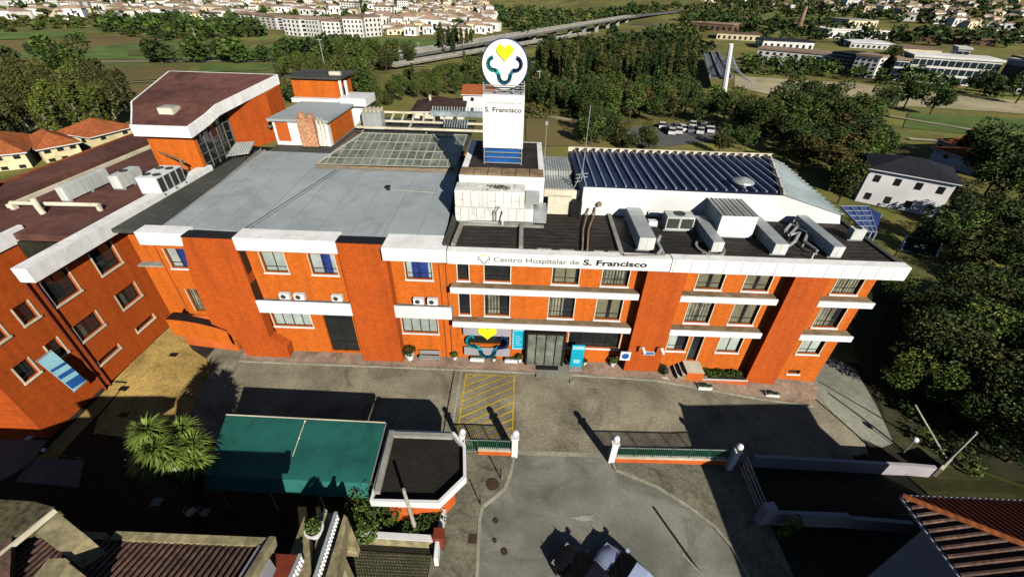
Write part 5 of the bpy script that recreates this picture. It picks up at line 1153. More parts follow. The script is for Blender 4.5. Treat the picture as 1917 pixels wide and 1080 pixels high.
car('parked_car', 'silver blue car with dark windscreen parked at the bottom of the street', n1.x+.75*2.15, n1.y-.66*2.15, ang, 'carsilver', 'cars parked side by side in the street')
car('parked_car', 'dark car parked left of the silver blue one', n2.x+.75*2.25, n2.y-.66*2.25, ang, 'cardark', 'cars parked side by side in the street')
# ================================================================ PALM-LIKE TREE
bp = Vector((-18.7, 13.4, 0)); t = thing('palm_tree', 'many-headed spiky palm tree rising from the dark garden left of the canopy', 'palm tree', tuple(bp))
heads = [(-21.6, 15.4, 5.0), (-20.3, 14.0, 5.9), (-18.4, 15.0, 5.6), (-17.0, 14.1, 5.2), (-19.4, 12.6, 5.2), (-18.0, 12.9, 5.4), (-20.9, 13.3, 4.6), (-16.6, 13.2, 4.7), (-19.6, 14.2, 5.0), (-18.6, 13.9, 4.8), (-20.0, 15.4, 4.6), (-17.6, 13.3, 4.9)]
heads = [(-19.6+(h_[0]+19.3)*.66, 14.3+(h_[1]-14.1)*.72, h_[2]) for h_ in heads]+[(-19.6, 13.9, 7.0), (-19.0, 13.2, 6.3)]
m = MB()
for h_ in heads: m.tube([tuple(bp), (bp.x+(h_[0]-bp.x)*.35, bp.y+(h_[1]-bp.y)*.35, 2.2), (h_[0], h_[1], h_[2]-.2)], .2, 8, r1=.1)
build(m, 'trunk', 'bark', t)
for h_ in heads:
    m = MB(); c_ = Vector(h_)
    for i in range(260):
        az = random.uniform(0, 2*math.pi); el = random.triangular(-60, 88, 35); L = random.uniform(.75, 1.25); d = Vector((math.cos(az)*math.cos(R(el)), math.sin(az)*math.cos(R(el)), math.sin(R(el)))); s_ = d.cross(Vector((0, 0, 1))).normalized()*.036
        p0 = c_+d*.12; p1 = c_+d*L*.6; p2 = c_+d*L+Vector((0, 0, -.22*L)); mm = 1 if el < -35 and random.random() < .5 else 0
        m.poly([p0-s_, p0+s_, p1+s_*1.1, p1-s_*1.1], mm); m.poly([p1-s_*1.1, p1+s_*1.1, p2], mm)
    build(m, 'leaf_head', ['palm', 'palmd'], t)

# ================================================================ TREES
KEEP = [(1662, 440, 1800, 565), (1598, 305, 1785, 392), (1226, 222, 1350, 254), (1370, 140, 1600, 176), (1300, 108, 1392, 170), (1020, 236, 1100, 262), (985, 205, 1100, 240)]
def proj(x, y, z):
    v = Vector((x, y, z))-CP; dz = v.dot(fw); return 958.5+FPX*v.dot(rr)/dz, 540+FPX*v.dot(dd)/dz
def hidden_spot(x, y, h=5.):
    """True where a crown would hide something the photo shows clear"""
    for zz in (h*.5, h, h*1.5):
        px, py = proj(x, y, gh(x, y)+zz)
        if any(a <= px <= c and b_ <= py <= d_ for a, b_, c, d_ in KEEP): return True
        t_ = (px-690)/(1200-690)
        if 0 <= t_ <= 1.15 and -9 < py-(136-98*t_) < 13: return True
    return False
struct(drape(gp([(1590, 470), (1917, 505), (1990, 700), (1990, 930), (1800, 868), (1740, 860), (1672, 835), (1640, 740), (1600, 660)]), .04, 3.), 'woodland_floor', 'litter')
def crown_mb(rx, ry, rz, n, s, seed, lobes=9, cone=0., m=0, two=False):
    rnd = random.Random(seed); mb = MB(); L = []
    for i in range(lobes):
        t = rnd.uniform(-.75, .8); az = rnd.uniform(0, 2*math.pi); q = math.sqrt(max(0, 1-t*t))*.62
        q *= (1-cone*(t+1)/2); L.append((Vector((rx*q*math.cos(az), ry*q*math.sin(az), rz*t*.75)), rnd.uniform(.34, .52)*(1-cone*.5*(t+1)/2)))
    for _ in range(n):
        li = rnd.randrange(lobes); c, r = L[li]; v = Vector((rnd.gauss(0, 1), rnd.gauss(0, 1), rnd.gauss(0, 1))).normalized()*r*rnd.uniform(.72, 1.08)
        p = c+Vector((v.x*rx, v.y*ry, v.z*rz*.9)); a = Vector((rnd.gauss(0, 1), rnd.gauss(0, 1), rnd.gauss(0, 1)+.6)).normalized(); u = a.cross(Vector((.3, .2, 1))).normalized(); w_ = a.cross(u); e = s*rnd.uniform(.6, 1.25)
        mb.poly([p-u*e-w_*e*.3, p-u*e*.1+w_*e*.6, p+u*e+w_*e*.2, p+u*e*.2-w_*e*.6], m if not two else (li*7+seed) % 3 // 2)
    return mb
def limbs_mb(h, r, seed, n=6, spread=1.6):
    rnd = random.Random(seed); m = MB(); m.tube([(0, 0, -.3), (.05, .02, h*.5), (0, .05, h*.8)], r, 8, r1=r*.35)
    for i in range(n):
        az = rnd.uniform(0, 6.28); z0 = h*rnd.uniform(.3, .6); m.tube([(0, 0, z0), (spread*.5*math.cos(az), spread*.5*math.sin(az), z0+h*.15), (spread*math.cos(az), spread*math.sin(az), z0+h*.32)], r*.4, 6, r1=r*.12)
    return m
def tree_proto(name, label, group, h, rx, rz, n, s, seed, mt, bark='bark', cat='tree', lobes=9, cone=0., tr=.22):
    t = thing(name, label, cat, (0, -500, 0), group=group)
    two = isinstance(mt, (list, tuple)); cr = crown_mb(rx, rx, rz, n, s, seed, lobes, cone, two=two); cr.v = [(v[0], v[1], v[2]+h-rz) for v in cr.v]; build(cr, 'crown', mt, t, local=True)
    build(limbs_mb(h, tr, seed, spread=rx*.6), 'trunk', bark, t, local=True)
    return t
protos = {}
def plant(key, x, y, sc=1., label=None, group=None, sz=None):
    P = protos[key]; s3 = (sc, sc, sc*(sz or 1)); 
    if not P[1]: P[0].location = (x, y, gh(x, y)-.1); P[0].rotation_euler = (0, 0, random.uniform(0, 6.28)); P[0].scale = s3; P[1] = True; o = P[0]; 
    else: o = dup(P[0], (x, y, gh(x, y)-.1), random.uniform(0, 6.28), s3)
    if label: o['label'] = label
    if group: o['group'] = group
    return o
def addp(key, *a, **k): protos[key] = [tree_proto(*a, **k), False]
GN = 'big dark leafy trees right of the hospital'
for i, mt in enumerate((['leafd', 'leaf'], ['leaf', 'leafy'], ['leafd', 'leafo'])): addp('near%d' % i, 'leafy_tree', 'dense dark green tree in the grove right of the hospital', GN, 7.5, 3.3, 3.0, 6500, .135, 11+i, mt, lobes=16)
GM = 'trees of the woods behind the hospital'
addp('m0', 'broadleaf_tree', 'green broadleaf tree in the woods behind the hospital', GM, 9, 3.6, 3.9, 2000, .28, 21, ['leafd', 'leaf'], lobes=12); addp('m1', 'broadleaf_tree', 'green broadleaf tree in the woods behind the hospital', GM, 10, 3.4, 4.4, 2000, .28, 22, ['leaf', 'leafo'], lobes=12)
addp('m2', 'broadleaf_tree', 'green broadleaf tree in the woods behind the hospital', GM, 8, 3.2, 3.4, 1700, .28, 23, ['leafo', 'leafd'], lobes=11); addp('m3', 'broadleaf_tree', 'rust tinted tree among the green woods behind the hospital', 'rust tinted trees in the woods', 8, 3.2, 3.4, 1300, .32, 24, 'leafr', lobes=11)
GP = 'narrow poplars of the plantation'
addp('p0', 'poplar_tree', 'tall narrow poplar in the dark plantation beyond the sign', GP, 13, 1.7, 6.2, 700, .42, 31, 'leafd', cone=.5, lobes=14); addp('p1', 'poplar_tree', 'tall narrow poplar in the dark plantation beyond the sign', GP, 14, 1.6, 6.8, 700, .42, 32, 'leafo', cone=.5, lobes=14)
GB = 'trees of the grove at the left edge'
addp('b0', 'slender_tree', 'slender pale stemmed tree in the grove at the left edge', GB, 11, 2.4, 5., 1400, .25, 41, 'leafo', 'barkp', cone=.35, lobes=14); addp('b1', 'slender_tree', 'slender pale stemmed tree in the grove at the left edge', GB, 10, 2.2, 4.6, 1300, .25, 42, 'leafy', 'barkp', cone=.35, lobes=14)
GF_ = 'round trees scattered over the fields'
addp('f0', 'field_tree', 'round dark tree standing alone in the fields', GF_, 7, 4.2, 3.4, 700, .55, 51, 'leafd', lobes=10); addp('f1', 'field_tree', 'round dark tree standing alone in the fields', GF_, 6, 3.6, 2.9, 600, .5, 52, 'leaf', lobes=9)
NL = 'dense dark green tree in the grove right of the hospital'
NT = ['dark tree standing closest to the right end wall of the hospital', 'leafy tree']
for i, (x, y, s_) in enumerate([(33.5, 31, 1.), (31.8, 35.5, .9), (36.5, 27.5, 1.05), (37.5, 34, 1.1), (41.5, 30, 1.05), (40, 23.5, 1.), (45, 26, 1.1), (44.5, 19.5, .95), (49.5, 22, 1.05), (49, 30, 1.1), (54, 27, 1.), (39.5, 19.5, .75), (36.5, 21.8, .7), (33.8, 25.6, .75), (46, 36, 1.), (56, 34, 1.0), (52, 17, .9), (34.5, 40.5, .8), (61, 30, .9), (33, 45, .8), (59, 41, .9), (66, 38, .9), (72, 44, 1.), (64, 48, .9), (44, 46.5, .6), (47.5, 16.2, .7)]):
    if not hidden_spot(x, y, 6*s_): plant('near%d' % (i % 3), x, y, s_)
def inpoly(x, y, P):
    r = False; j = len(P)-1
    for i in range(len(P)):
        if (P[i][1] > y) != (P[j][1] > y) and x < (P[j][0]-P[i][0])*(y-P[i][1])/(P[j][1]-P[i][1])+P[i][0]: r = not r
        j = i
    return r
def scatter(px, n, gap, seed=1, tries=40, clear=True, hh=5.):
    """points on the ground seen inside a photo polygon, spread evenly over the real ground"""
    rnd = random.Random(seed); W_ = [tuple(G(*p)[:2]) for p in px]; xs = [p[0] for p in W_]; ys = [p[1] for p in W_]; out = []
    for _ in range(n*tries):
        x = rnd.uniform(min(xs), max(xs)); y = rnd.uniform(min(ys), max(ys))
        if not inpoly(x, y, W_): continue
        if any((x-a)**2+(y-b)**2 < gap*gap for a, b in out): continue
        if clear and hidden_spot(x, y, hh): continue
        out.append((x, y))
        if len(out) >= n: break
    return out
for px_, py_, s_ in ((1800, 690, .95), (1872, 700, 1.), (1905, 790, 1.), (1835, 800, .85), (1758, 730, .8), (1880, 868, .7), (1745, 640, .9), (1830, 610, .9), (1700, 640, .75), (1660, 590, .7), (1905, 620, .9), (1790, 770, .8)):
    p = G(px_, py_); plant('near%d' % (px_ % 3), p.x, p.y, s_, label='dark leafy tree in the lower grove near the utility pole' if py_ > 720 else None)
# woods right behind and beside the hospital, the far car park kept free
cnt = {}
KD = dict(m0='dark green broadleaf tree', m1='mid green broadleaf tree', m2='olive broadleaf tree', m3='rust tinted tree', b0='slender olive tree', b1='slender yellow green tree', p0='narrow dark poplar', p1='narrow olive poplar')
def wood(px, n, gap, keys, s0, s1, seed, where='in the woods behind the hospital', hh=5.):
    for i, (x, y) in enumerate(scatter(px, n, gap, seed, 40, True, hh)):
        k = random.Random(seed*77+i).choice(keys); plant(k, x, y, random.Random(seed*5+i).uniform(s0, s1), label=KD[k]+' '+where, group='trees '+where)
wood([(1490, 205), (1600, 240), (1640, 300), (1590, 345), (1560, 400), (1520, 330), (1450, 285), (1380, 255), (1400, 200)], 40, 4.2, ['m0', 'm0', 'm1', 'm2', 'm1', 'm0', 'm3'], .75, 1.1, 2, 'between ribbed roof and white house')
wood([(1640, 330), (1800, 400), (1917, 430), (1917, 520), (1780, 520), (1690, 440), (1620, 400)], 22, 4.2, ['m0', 'm0', 'm2'], .55, .75, 3, 'below the white house on the right')
wood([(1810, 300), (1917, 345), (1917, 420), (1820, 380)], 14, 5, ['m0', 'm1'], .8, 1.1, 4, 'beside the red roofed house on the right')
wood([(1090, 180), (1240, 190), (1400, 195), (1390, 240), (1230, 228), (1100, 240)], 40, 5., ['m0', 'm1', 'm2', 'm0', 'm0', 'm1', 'm3'], .8, 1.15, 5, 'beyond the far car park')
wood([(1085, 240), (1135, 245), (1130, 275), (1095, 272)], 7, 4, ['m0', 'm1'], .7, .9, 6, 'at the left side of the far car park')
wood([(1160, 262), (1380, 262), (1400, 285), (1160, 285)], 12, 4.5, ['m0', 'm2'], .5, .7, 7, 'right behind the ribbed blue roof')
wood([(640, 118), (860, 130), (890, 160), (760, 175), (720, 205), (660, 200), (640, 160)], 46, 5., ['m1', 'm2', 'm2', 'm1'], .8, 1.1, 8, 'left of the sign tower behind the roofs')
wood([(520, 140), (560, 140), (570, 200), (525, 200)], 5, 4, ['m1', 'm2'], .7, .9, 9, 'behind the orange pavilion')
wood([(0, 190), (60, 165), (150, 178), (260, 205), (250, 245), (140, 260), (60, 262), (0, 300)], 46, 3.6, ['b0', 'b1', 'b0'], .75, 1.05, 10, 'in the grove at the left edge')
for px, py, s_ in ((165, 170, 1.5), (140, 165, 1.2), (190, 185, 1.0)): p = G(px, py); plant('m0', p.x, p.y, s_)
wood([(1020, 120), (1320, 120), (1330, 175), (1060, 172), (1005, 150)], 150, 4.3, ['p0', 'p0', 'p1'], .8, 1.05, 11, 'in the plantation right of the sign disc')
wood([(820, 100), (900, 98), (905, 130), (830, 128)], 20, 5, ['p0', 'p1'], .8, 1., 12, 'just left of the sign disc')
for px, py, s_, l in ((1640, 215, 1.1, 1), (1480, 215, 1.35, 1), (1690, 205, 1.2, 1), (1740, 215, 1.1, 1), (1550, 215, 1.15, 1), (1830, 180, 1.1, 1), (1655, 145, 1.3, 0), (1900, 195, 1.2, 1), (1460, 240, 1.3, 1), (1515, 232, 1.2, 1)):
    p = G(px, py); plant('m0' if l else 'm1', p.x, p.y, s_)
for i, (px, py, s_) in enumerate([(15, 122, 1.), (112, 120, 1.5), (75, 108, .8), (285, 118, 1.), (305, 119, 1.2), (365, 118, 1.5), (420, 114, 1.2), (445, 118, 1.5), (490, 117, .9), (520, 115, 1.1), (540, 118, 1.3), (600, 118, 1.1), (630, 114, 1.2), (150, 82, .8), (310, 78, .7), (1215, 75, 1.3), (950, 118, 1.2), (1340, 200, 1.), (620, 105, 1.3), (660, 112, 1.4), (580, 112, 1.2), (640, 98, 1.2)]):
    p = G(px, py); plant('f%d' % (i % 2), p.x, p.y, s_)
wood([(560, 128), (700, 140), (900, 128), (905, 165), (860, 180), (740, 196), (700, 215), (560, 200)], 120, 3.4, ['m1', 'm2', 'p1', 'm1'], .42, .62, 14, 'between the grey viaduct and the hospital roofs', 3.)
wood([(985, 150), (1040, 165), (1090, 205), (1060, 222), (985, 200)], 30, 3.6, ['m0', 'p0', 'm2'], .5, .8, 15, 'beside the track right of the sign', 3.5)
# far woods that read as one mass
def mass(name, lab, px, n, gap, rx, rz, seed, mts, leaves=90, s=1.1, h=None):
    rnd = random.Random(seed); m = MB()
    for x, y in scatter(px, n, gap, seed, 12):
        k = rnd.uniform(.7, 1.25); c = crown_mb(rx*k, rx*k, rz*k, leaves, s*k, rnd.randrange(9999), 6, m=rnd.randrange(len(mts))); z = gh(x, y)+rz*k*.85; m.add(c, Matrix.Translation((x, y, z)))
    o = build(m, name, mts, loc=(0, 0, 0)); tag(o, lab, 'woods', kind='stuff'); return o
mass('far_woods', 'dark belt of trees between green fields and the white town on the left', [(185, 55), (330, 48), (480, 55), (505, 70), (350, 78), (230, 70)], 130, 7, 5, 4.5, 1, ['leafd', 'leaf'])
mass('far_woods', 'rough green scrub strip at the far left under the town', [(0, 42), (180, 40), (200, 52), (0, 62)], 80, 9, 3.5, 2., 2, ['leaf', 'leafo'])
mass('far_woods', 'dark wooded slope above the motorway', [(920, 20), (1330, 18), (1420, 40), (1340, 58), (1190, 78), (1080, 72), (960, 60)], 260, 11, 5.5, 4.5, 3, ['leafd', 'leafd', 'leafo'], 80, 1.5)
mass('far_woods', 'dark woods between motorway and poplar plantation', [(960, 70), (1100, 84), (1300, 88), (1310, 118), (1010, 118)], 170, 8, 5.5, 5.5, 4, ['leafd', 'leafd', 'leaf'], 110, 1.1)
mass('far_woods', 'dark wooded hillside in the upper right corner', [(1330, 4), (1917, 4), (1917, 60), (1700, 44), (1500, 40), (1400, 30)], 210, 18, 6.5, 4.5, 5, ['leafd', 'leafd', 'leafo'], 70, 1.9)
mass('far_woods', 'trees along the river bank in front of the white residences', [(1375, 118), (1500, 128), (1620, 142), (1760, 162), (1917, 180), (1917, 188), (1620, 155), (1375, 138)], 90, 6, 3.6, 3.2, 6, ['leafd', 'leaf'], 100, .8)
mass('far_woods', 'dark trees between the industrial sheds on the right', [(1380, 46), (1480, 50), (1640, 62), (1917, 70), (1917, 90), (1560, 82), (1400, 76)], 110, 12, 6, 5, 7, ['leafd'], 80, 1.4)
mass('scrub', 'brown and green scrub around the poplars behind the sign', [(985, 180), (1090, 200), (1160, 245), (1175, 275), (985, 270)], 110, 2.6, 1.8, 1.2, 8, ['leafo', 'leafr', 'leafo'], 120, .3)
mass('scrub', 'low tangled scrub under the trees right of the hospital', [(1600, 480), (1700, 470), (1917, 520), (1917, 800), (1800, 880), (1740, 850), (1690, 800), (1660, 700), (1600, 600)], 170, 1.5, 1.3, .8, 9, ['leafd', 'leafd', 'leaf'], 170, .17)
mass('far_woods', 'garden trees scattered through the white town', [(0, 8), (900, 8), (900, 60), (500, 40), (0, 40)], 110, 16, 4.5, 3.5, 10, ['leafd', 'leaf'], 60, 1.5)
mass('undergrowth', 'undergrowth along the poplar plantation edge', [(880, 150), (1010, 150), (1090, 185), (1100, 200), (980, 180), (880, 175)], 60, 4, 3, 2.5, 12, ['leafo', 'leafd'], 120, .5)
# garden trees in the foreground
t = tree_proto('bushy_tree', 'bushy green tree between turquoise canopy and patio wall', None, 3.4, 1.7, 1.6, 2600, .12, 61, 'leaf', lobes=12, tr=.12); p = G(705, 985); t.location = (p.x, p.y, 0); del_ = t
t = tree_proto('climbing_vine', 'narrow leafy vine with pale flowers in the dark yard', None, 2.8, .5, 1.3, 500, .1, 62, 'leafy', lobes=8, tr=.05, cat='vine'); p = G(1465, 1010); t.location = (p.x, p.y, -.3)
# ================================================================ MIDDLE DISTANCE HOUSES
def house(name, label, fl, fr, h, depth, wall, roof, rh=1.6, nw=3, floors=2, hip=True, over=.5, group=None, chim=False):
    a = G(*fl); b = G(*fr); z = min(a.z, b.z)-.4; u = (b-a); u.z = 0; L = u.length; u.normalize(); ang = math.atan2(u.y, u.x)
    t = thing(name, label, 'house', (a.x, a.y, z), ang, group)
    m = MB(); m.box(0, L, 0, depth, 0, h)
    if not hip:
        for x_ in (0, L): m.prism([(x_, 0, h), (x_, depth, h), (x_, depth/2, h+rh-.1)], (.02 if x_ == 0 else -.02, 0, 0))
    build(m, 'wall', wall, t, local=True)
    m = MB(); o = over; k = min(depth/2, L/2) if hip else -0.0
    A = [(-o, -o, h), (L+o, -o, h), (L+o, depth+o, h), (-o, depth+o, h)]; r0 = (k-(.0 if hip else o), depth/2, h+rh); r1 = (L-k+(.0 if hip else o), depth/2, h+rh)
    if hip and L < depth: r0 = (L/2, L/2, h+rh); r1 = (L/2, depth-L/2, h+rh)
    if hip and L < depth:
        m.poly([A[0], A[1], r0]); m.poly([A[1], A[2], r1, r0]); m.poly([A[2], A[3], r1]); m.poly([A[3], A[0], r0, r1])
    else:
        m.poly([A[0], A[1], r1, r0]); m.poly([A[1], A[2], r1]); m.poly([A[2], A[3], r0, r1]); m.poly([A[3], A[0], r0])
    m.box(-o, L+o, -o, depth+o, h-.15, h-.01, 1); build(m, 'roof', [roof, 'whiteclean'], t, local=True)
    for f in range(floors):
        for i in range(nw):
            x_ = L*(i+.5)/nw; z0 = h*(f+.35)/floors; m = MB(); m.box(x_-.42, x_+.42, -.06, -.01, z0, z0+h/floors*.36); build(m, 'window', 'glass', t, local=True)
    for i in range(2): y_ = depth*(i+.5)/2; m = MB(); m.box(-.06, -.01, y_-.5, y_+.5, h*.6, h*.82); build(m, 'window', 'glass', t, local=True)
    if chim: m = MB(); m.box(L*.3, L*.3+.5, depth*.35, depth*.35+.5, h, h+rh+.5); build(m, 'chimney', wall, t, local=True)
    return t
house('white_house', 'white two-storey house with charcoal hipped roof among the trees', (1600, 376), (1752, 408), 6.2, 9, 'whiteclean', 'slate', 1.8, 4)
house('red_roofed_house', 'low house with reddish roof and bright white gable in the upper right', (1843, 338), (1895, 336), 3.2, 12, 'whiteclean', 'tile', 1.5, 2, 1, hip=False)
house('red_roofed_house', 'long low reddish roofed house left of the white gable', (1745, 282), (1800, 300), 3., 8, 'cream', 'tile', 1.4, 3, 1)
house('yellow_house', 'pale yellow house with orange hip roof and white chimneys at left edge', (-40, 326), (62, 314), 3.0, 10, 'yellowwall', 'tile', 2., 3, chim=True)
house('yellow_house', 'yellow walled house with orange roof right of the chimneyed one', (88, 306), (158, 292), 2.8, 8, 'yellowwall', 'tile', 1.8, 3)
house('yellow_house', 'yellow gabled house with orange roof touching the brown wing roof', (182, 284), (262, 262), 3., 8, 'yellowwall', 'tile', 2., 2)
house('brown_roofed_house', 'house with dark brown hip roof and white edge behind the solar collectors', (775, 232), (868, 236), 3.6, 11, 'cream', 'tiled', 2.2, 3, 1, chim=True)
house('white_house', 'small white house with orange roof tucked behind the sign disc', (868, 212), (935, 214), 5., 10, 'whiteclean', 'tile', 1.6, 2, hip=False)
house('garden_shed', 'low grey shed roof at the right edge by the lawn', (1872, 575), (1917, 610), 2.2, 4, 'lav', 'concrete', .5, 1, 1)
house('garden_shed', 'pale shed roof among the trees at right edge', (1880, 425), (1917, 440), 2.2, 6, 'concrete', 'concrete', .4, 1, 1)
# goal frame
t = thing('goal_frame', 'white football goal frame on the small pitch right of the hospital', 'goal', tuple(G(1685, 461)))
a = G(1685, 462); b = G(1749, 476); at_ = Vector((a.x, a.y, a.z+1.7)); bt_ = Vector((b.x, b.y, b.z+1.7)); bk = (b-a).cross(Vector((0, 0, -1))).normalized()*1.2
m = MB()
for p, q in ((a, at_), (b, bt_), (at_, bt_), ((a+b)/2, (at_+bt_)/2), (at_, a-bk), (bt_, b-bk), (a-bk, b-bk)): m.tube([tuple(p), tuple(q)], .1, 6)
build(m, 'goal_posts', 'whiteclean', t); m = MB(); m.poly([at_, bt_, b-bk, a-bk]); build(m, 'goal_net', 'netting', t)
struct(drape(gp([(1682, 470), (1755, 478), (1800, 560), (1700, 570), (1660, 500)]), .08), 'small_pitch', 'lawn')
# blue lattice canopy at the right end of the hall
t = thing('blue_canopy', 'blue translucent lattice canopy at the right end of the hospital roof', 'canopy', tuple(Z(1600, 420, 10)))
c4 = [Z(1572, 388, 12.0), Z(1625, 388, 11.), Z(1650, 402, 11.), Z(1640, 436, 11.), Z(1618, 436, 11.6)]
m = MB(); m.prism([tuple(p) for p in c4][::-1], (0, 0, .05)); build(m, 'canopy_sheet', 'bluelat', t); m = MB(); up = Vector((0, 0, .12))
for i in range(6): m.bar(c4[0].lerp(c4[4], i/5)+up, c4[1].lerp(c4[3], i/5)+up, .07)
for i in range(4): m.bar(c4[0].lerp(c4[1], i/3)+up, c4[4].lerp(c4[3], i/3)+up, .07)
for p in c4[1:4]: m.bar(p, (p.x, p.y, -1), .12)
build(m, 'canopy_bars', 'rib', t)
# ================================================================ FAR TOWN, INDUSTRY, BRIDGE, MOTORWAY
def block(name, label, fl, fr, top, depth, wall, cat='apartment block', roof='towntile', nx=6, nz=5, group=None, win='glass', frame=False, rh=.8):
    a = G(*fl); b = G(*fr); u = b-a; z = min(a.z, b.z)-1; u.z = 0; L = u.length; u.normalize(); ang = math.atan2(u.y, u.x); h = max(4, Y(*top, a.y).z-z)
    t = thing(name, label, cat, (a.x, a.y, z), ang, group); m = MB(); m.box(0, L, 0, depth, 0, h); build(m, 'wall', wall, t, local=True)
    m = MB(); m.box(-.4, L+.4, -.4, depth+.4, h+.002, h+rh); build(m, 'roof', roof, t, local=True)
    m = MB(); g = .4 if not frame else .84
    for i in range(nx):
        for j in range(nz):
            x0 = L*(i+.5-g/2)/nx; x1 = L*(i+.5+g/2)/nx; z0 = 1+(h-1.4)*(j+.2)/nz; z1 = 1+(h-1.4)*(j+.2+.55*(1.25 if frame else 1))/nz; m.box(x0, x1, -.12, -.02, z0, z1)
    for i in range(2):
        for j in range(nz): y0 = depth*(i+.25)/2; z0 = 1+(h-1.4)*(j+.2)/nz; m.box(-.12, -.02, y0, y0+depth*.2, z0, z0+h/nz*.5); m.box(L+.02, L+.12, y0, y0+depth*.2, z0, z0+h/nz*.5)
    w_ = build(m, 'window_bands', win, t, local=True); return t
AP = [((535, 66), (566, 69), (535, 38)), ((572, 68), (600, 70), (571, 38)), ((606, 70), (640, 71), (606, 40)), ((646, 70), (682, 71), (646, 38)), ((686, 70), (716, 68), (686, 34)), ((443, 48), (478, 52), (442, 30)), ((484, 52), (520, 56), (484, 32)), ((352, 42), (392, 44), (350, 25)), ((300, 36), (330, 38), (299, 20)), ((120, 18), (150, 20), (120, 3)), ((190, 18), (215, 19), (189, 3)), ((90, 14), (110, 15), (90, 0)), ((155, 16), (182, 17), (155, 2)), ((640, 24), (665, 25), (640, 8)), ((700, 30), (735, 31), (700, 14)), ((745, 22), (765, 22), (745, 6))]
ORD = ['first', 'second', 'third', 'fourth', 'fifth']
for i, (fl, fr, tp_) in enumerate(AP):
    lab = 'white apartment block in the nearest row of the town, %s from the left' % ORD[i] if i < 5 else 'white apartment block standing among the small houses of the far town'
    block('apartment_block', lab, fl, fr, (tp_[0], tp_[1]-4+(i*7) % 5), 11+(i*3) % 5, 'townwhite', nx=4+i % 2, nz=4, group='white apartment blocks of the far town')
def far_house(mt, s):
    m = MB(); m.box(-5, 5, -4, 4, 0, 5.2); m.box(-3.5, -2.2, -4.08, -4.01, 1.2, 3.6, 2); m.box(1.5, 3, -4.08, -4.01, 1.2, 3.6, 2); m.box(-.6, .5, -4.08, -4.01, 3, 4.4, 2)
    A = [(-5.2, -4.2, 5.2), (5.2, -4.2, 5.2), (5.2, 4.2, 5.2), (-5.2, 4.2, 5.2)]; r0, r1 = (-2, 0, 6.7), (2, 0, 6.7)
    m.poly([A[0], A[1], r1, r0], 1); m.poly([A[1], A[2], r1], 1); m.poly([A[2], A[3], r0, r1], 1); m.poly([A[3], A[0], r0], 1); return m
fh = [build(far_house(0, 1), 'town_house', [a_, 'towntile', 'glass']) for a_ in ('townwhite', 'towncream')]
TH = []
def town(px, n, gap, seed, lab, group, smin=.8, smax=1.5):
    rnd = random.Random(seed)
    for x, y in scatter(px, n, gap, seed, 30, False):
        k = rnd.uniform(smin, smax); TH.append((math.hypot(x, y)/k, x, y, 0 if rnd.random() < .72 else 1, rnd.uniform(-.7, .7), (k*rnd.uniform(.8, 1.6), k, k*rnd.uniform(.8, 1.5)), lab, group))
town([(0, 1), (900, 1), (925, 40), (905, 66), (800, 60), (720, 70), (720, 34), (500, 26), (420, 44), (300, 44), (180, 38), (0, 44)], 360, 8.5, 71, 'house in the far town on the left', 'small houses of the far left town', .55, 1.05)
town([(740, 40), (925, 30), (920, 62), (860, 72), (740, 66)], 40, 11, 73, 'house at the near right corner of the far town, by the viaduct', 'houses at the near corner of the far town', .7, 1.05)
town([(1540, 2), (1917, 2), (1917, 70), (1780, 50), (1640, 32), (1540, 20)], 130, 13, 72, 'house scattered on the dark hillside upper right', 'white houses on the right hillside', .6, 1.1)
town([(1300, 2), (1540, 2), (1540, 18), (1330, 14)], 16, 15, 74, 'house on the far slope above the motorway', 'houses above the motorway', .6, 1.)
TH.sort(); rest = MB()
for i, (dist, x, y, kf, rz, s3, lab, group) in enumerate(TH):
    if i < 290:
        o = fh[kf].copy(); C.objects.link(o); o.location = (x, y, gh(x, y)-.5); o.rotation_euler = (0, 0, rz); o.scale = s3; tag(o, ('small white ' if kf == 0 else 'small cream ')+lab, 'house', group)
    else:
        m = far_house(0, 1); m.m = [3 if (q == 0 and kf) else q for q in m.m]; rest.add(m, Matrix.Translation((x, y, gh(x, y)-.5)) @ Matrix.Rotation(rz, 4, 'Z') @ Matrix.Diagonal((*s3, 1)))
tag(build(rest, 'far_town', ['townwhite', 'towntile', 'glass', 'towncream']), 'farthest tiny houses of the town along the top of the view', 'houses', kind='stuff')
for f in fh: bpy.data.objects.remove(f)
block('residence', 'white residence row with orange roof beyond the cable bridge', (1412, 118), (1545, 132), (1414, 92), 14, 'townwhite', 'residence', 'towntile', 10, 3)
block('residence', 'white residence with orange roof in the middle of the river front', (1588, 142), (1632, 148), (1592, 104), 14, 'townwhite', 'residence', 'towntile', 4, 5)
block('residence', 'dark glazed residence wing behind the middle river front building', (1546, 134), (1584, 140), (1550, 100), 16, 'lav', 'residence', 'slate', 5, 5, frame=True)
block('office_block', 'long white framed office block with dark glazing on the river front', (1690, 152), (1850, 165), (1696, 106), 16, 'townwhite', 'office', 'townwhite', 12, 3, frame=True, win='officeglass')
block('office_block', 'short white framed office end block nearest the middle residences', (1662, 150), (1686, 152), (1668, 112), 18, 'townwhite', 'office', 'towntile', 3, 3, frame=True, win='officeglass')
block('office_tower', 'taller white framed tower rising in the office row', (1764, 150), (1786, 152), (1770, 92), 12, 'townwhite', 'office', 'townwhite', 2, 5, frame=True, win='officeglass')
block('office_block', 'dark angled glazed office block at the right of the river front', (1856, 165), (1895, 172), (1860, 112), 22, 'lav', 'office', 'townwhite', 8, 1, frame=True, win='officeglass')
block('office_block', 'white striped office block cut by the right edge', (1900, 175), (1960, 180), (1904, 116), 18, 'townwhite', 'office', 'towntile', 2, 7, frame=True, win='officeglass')
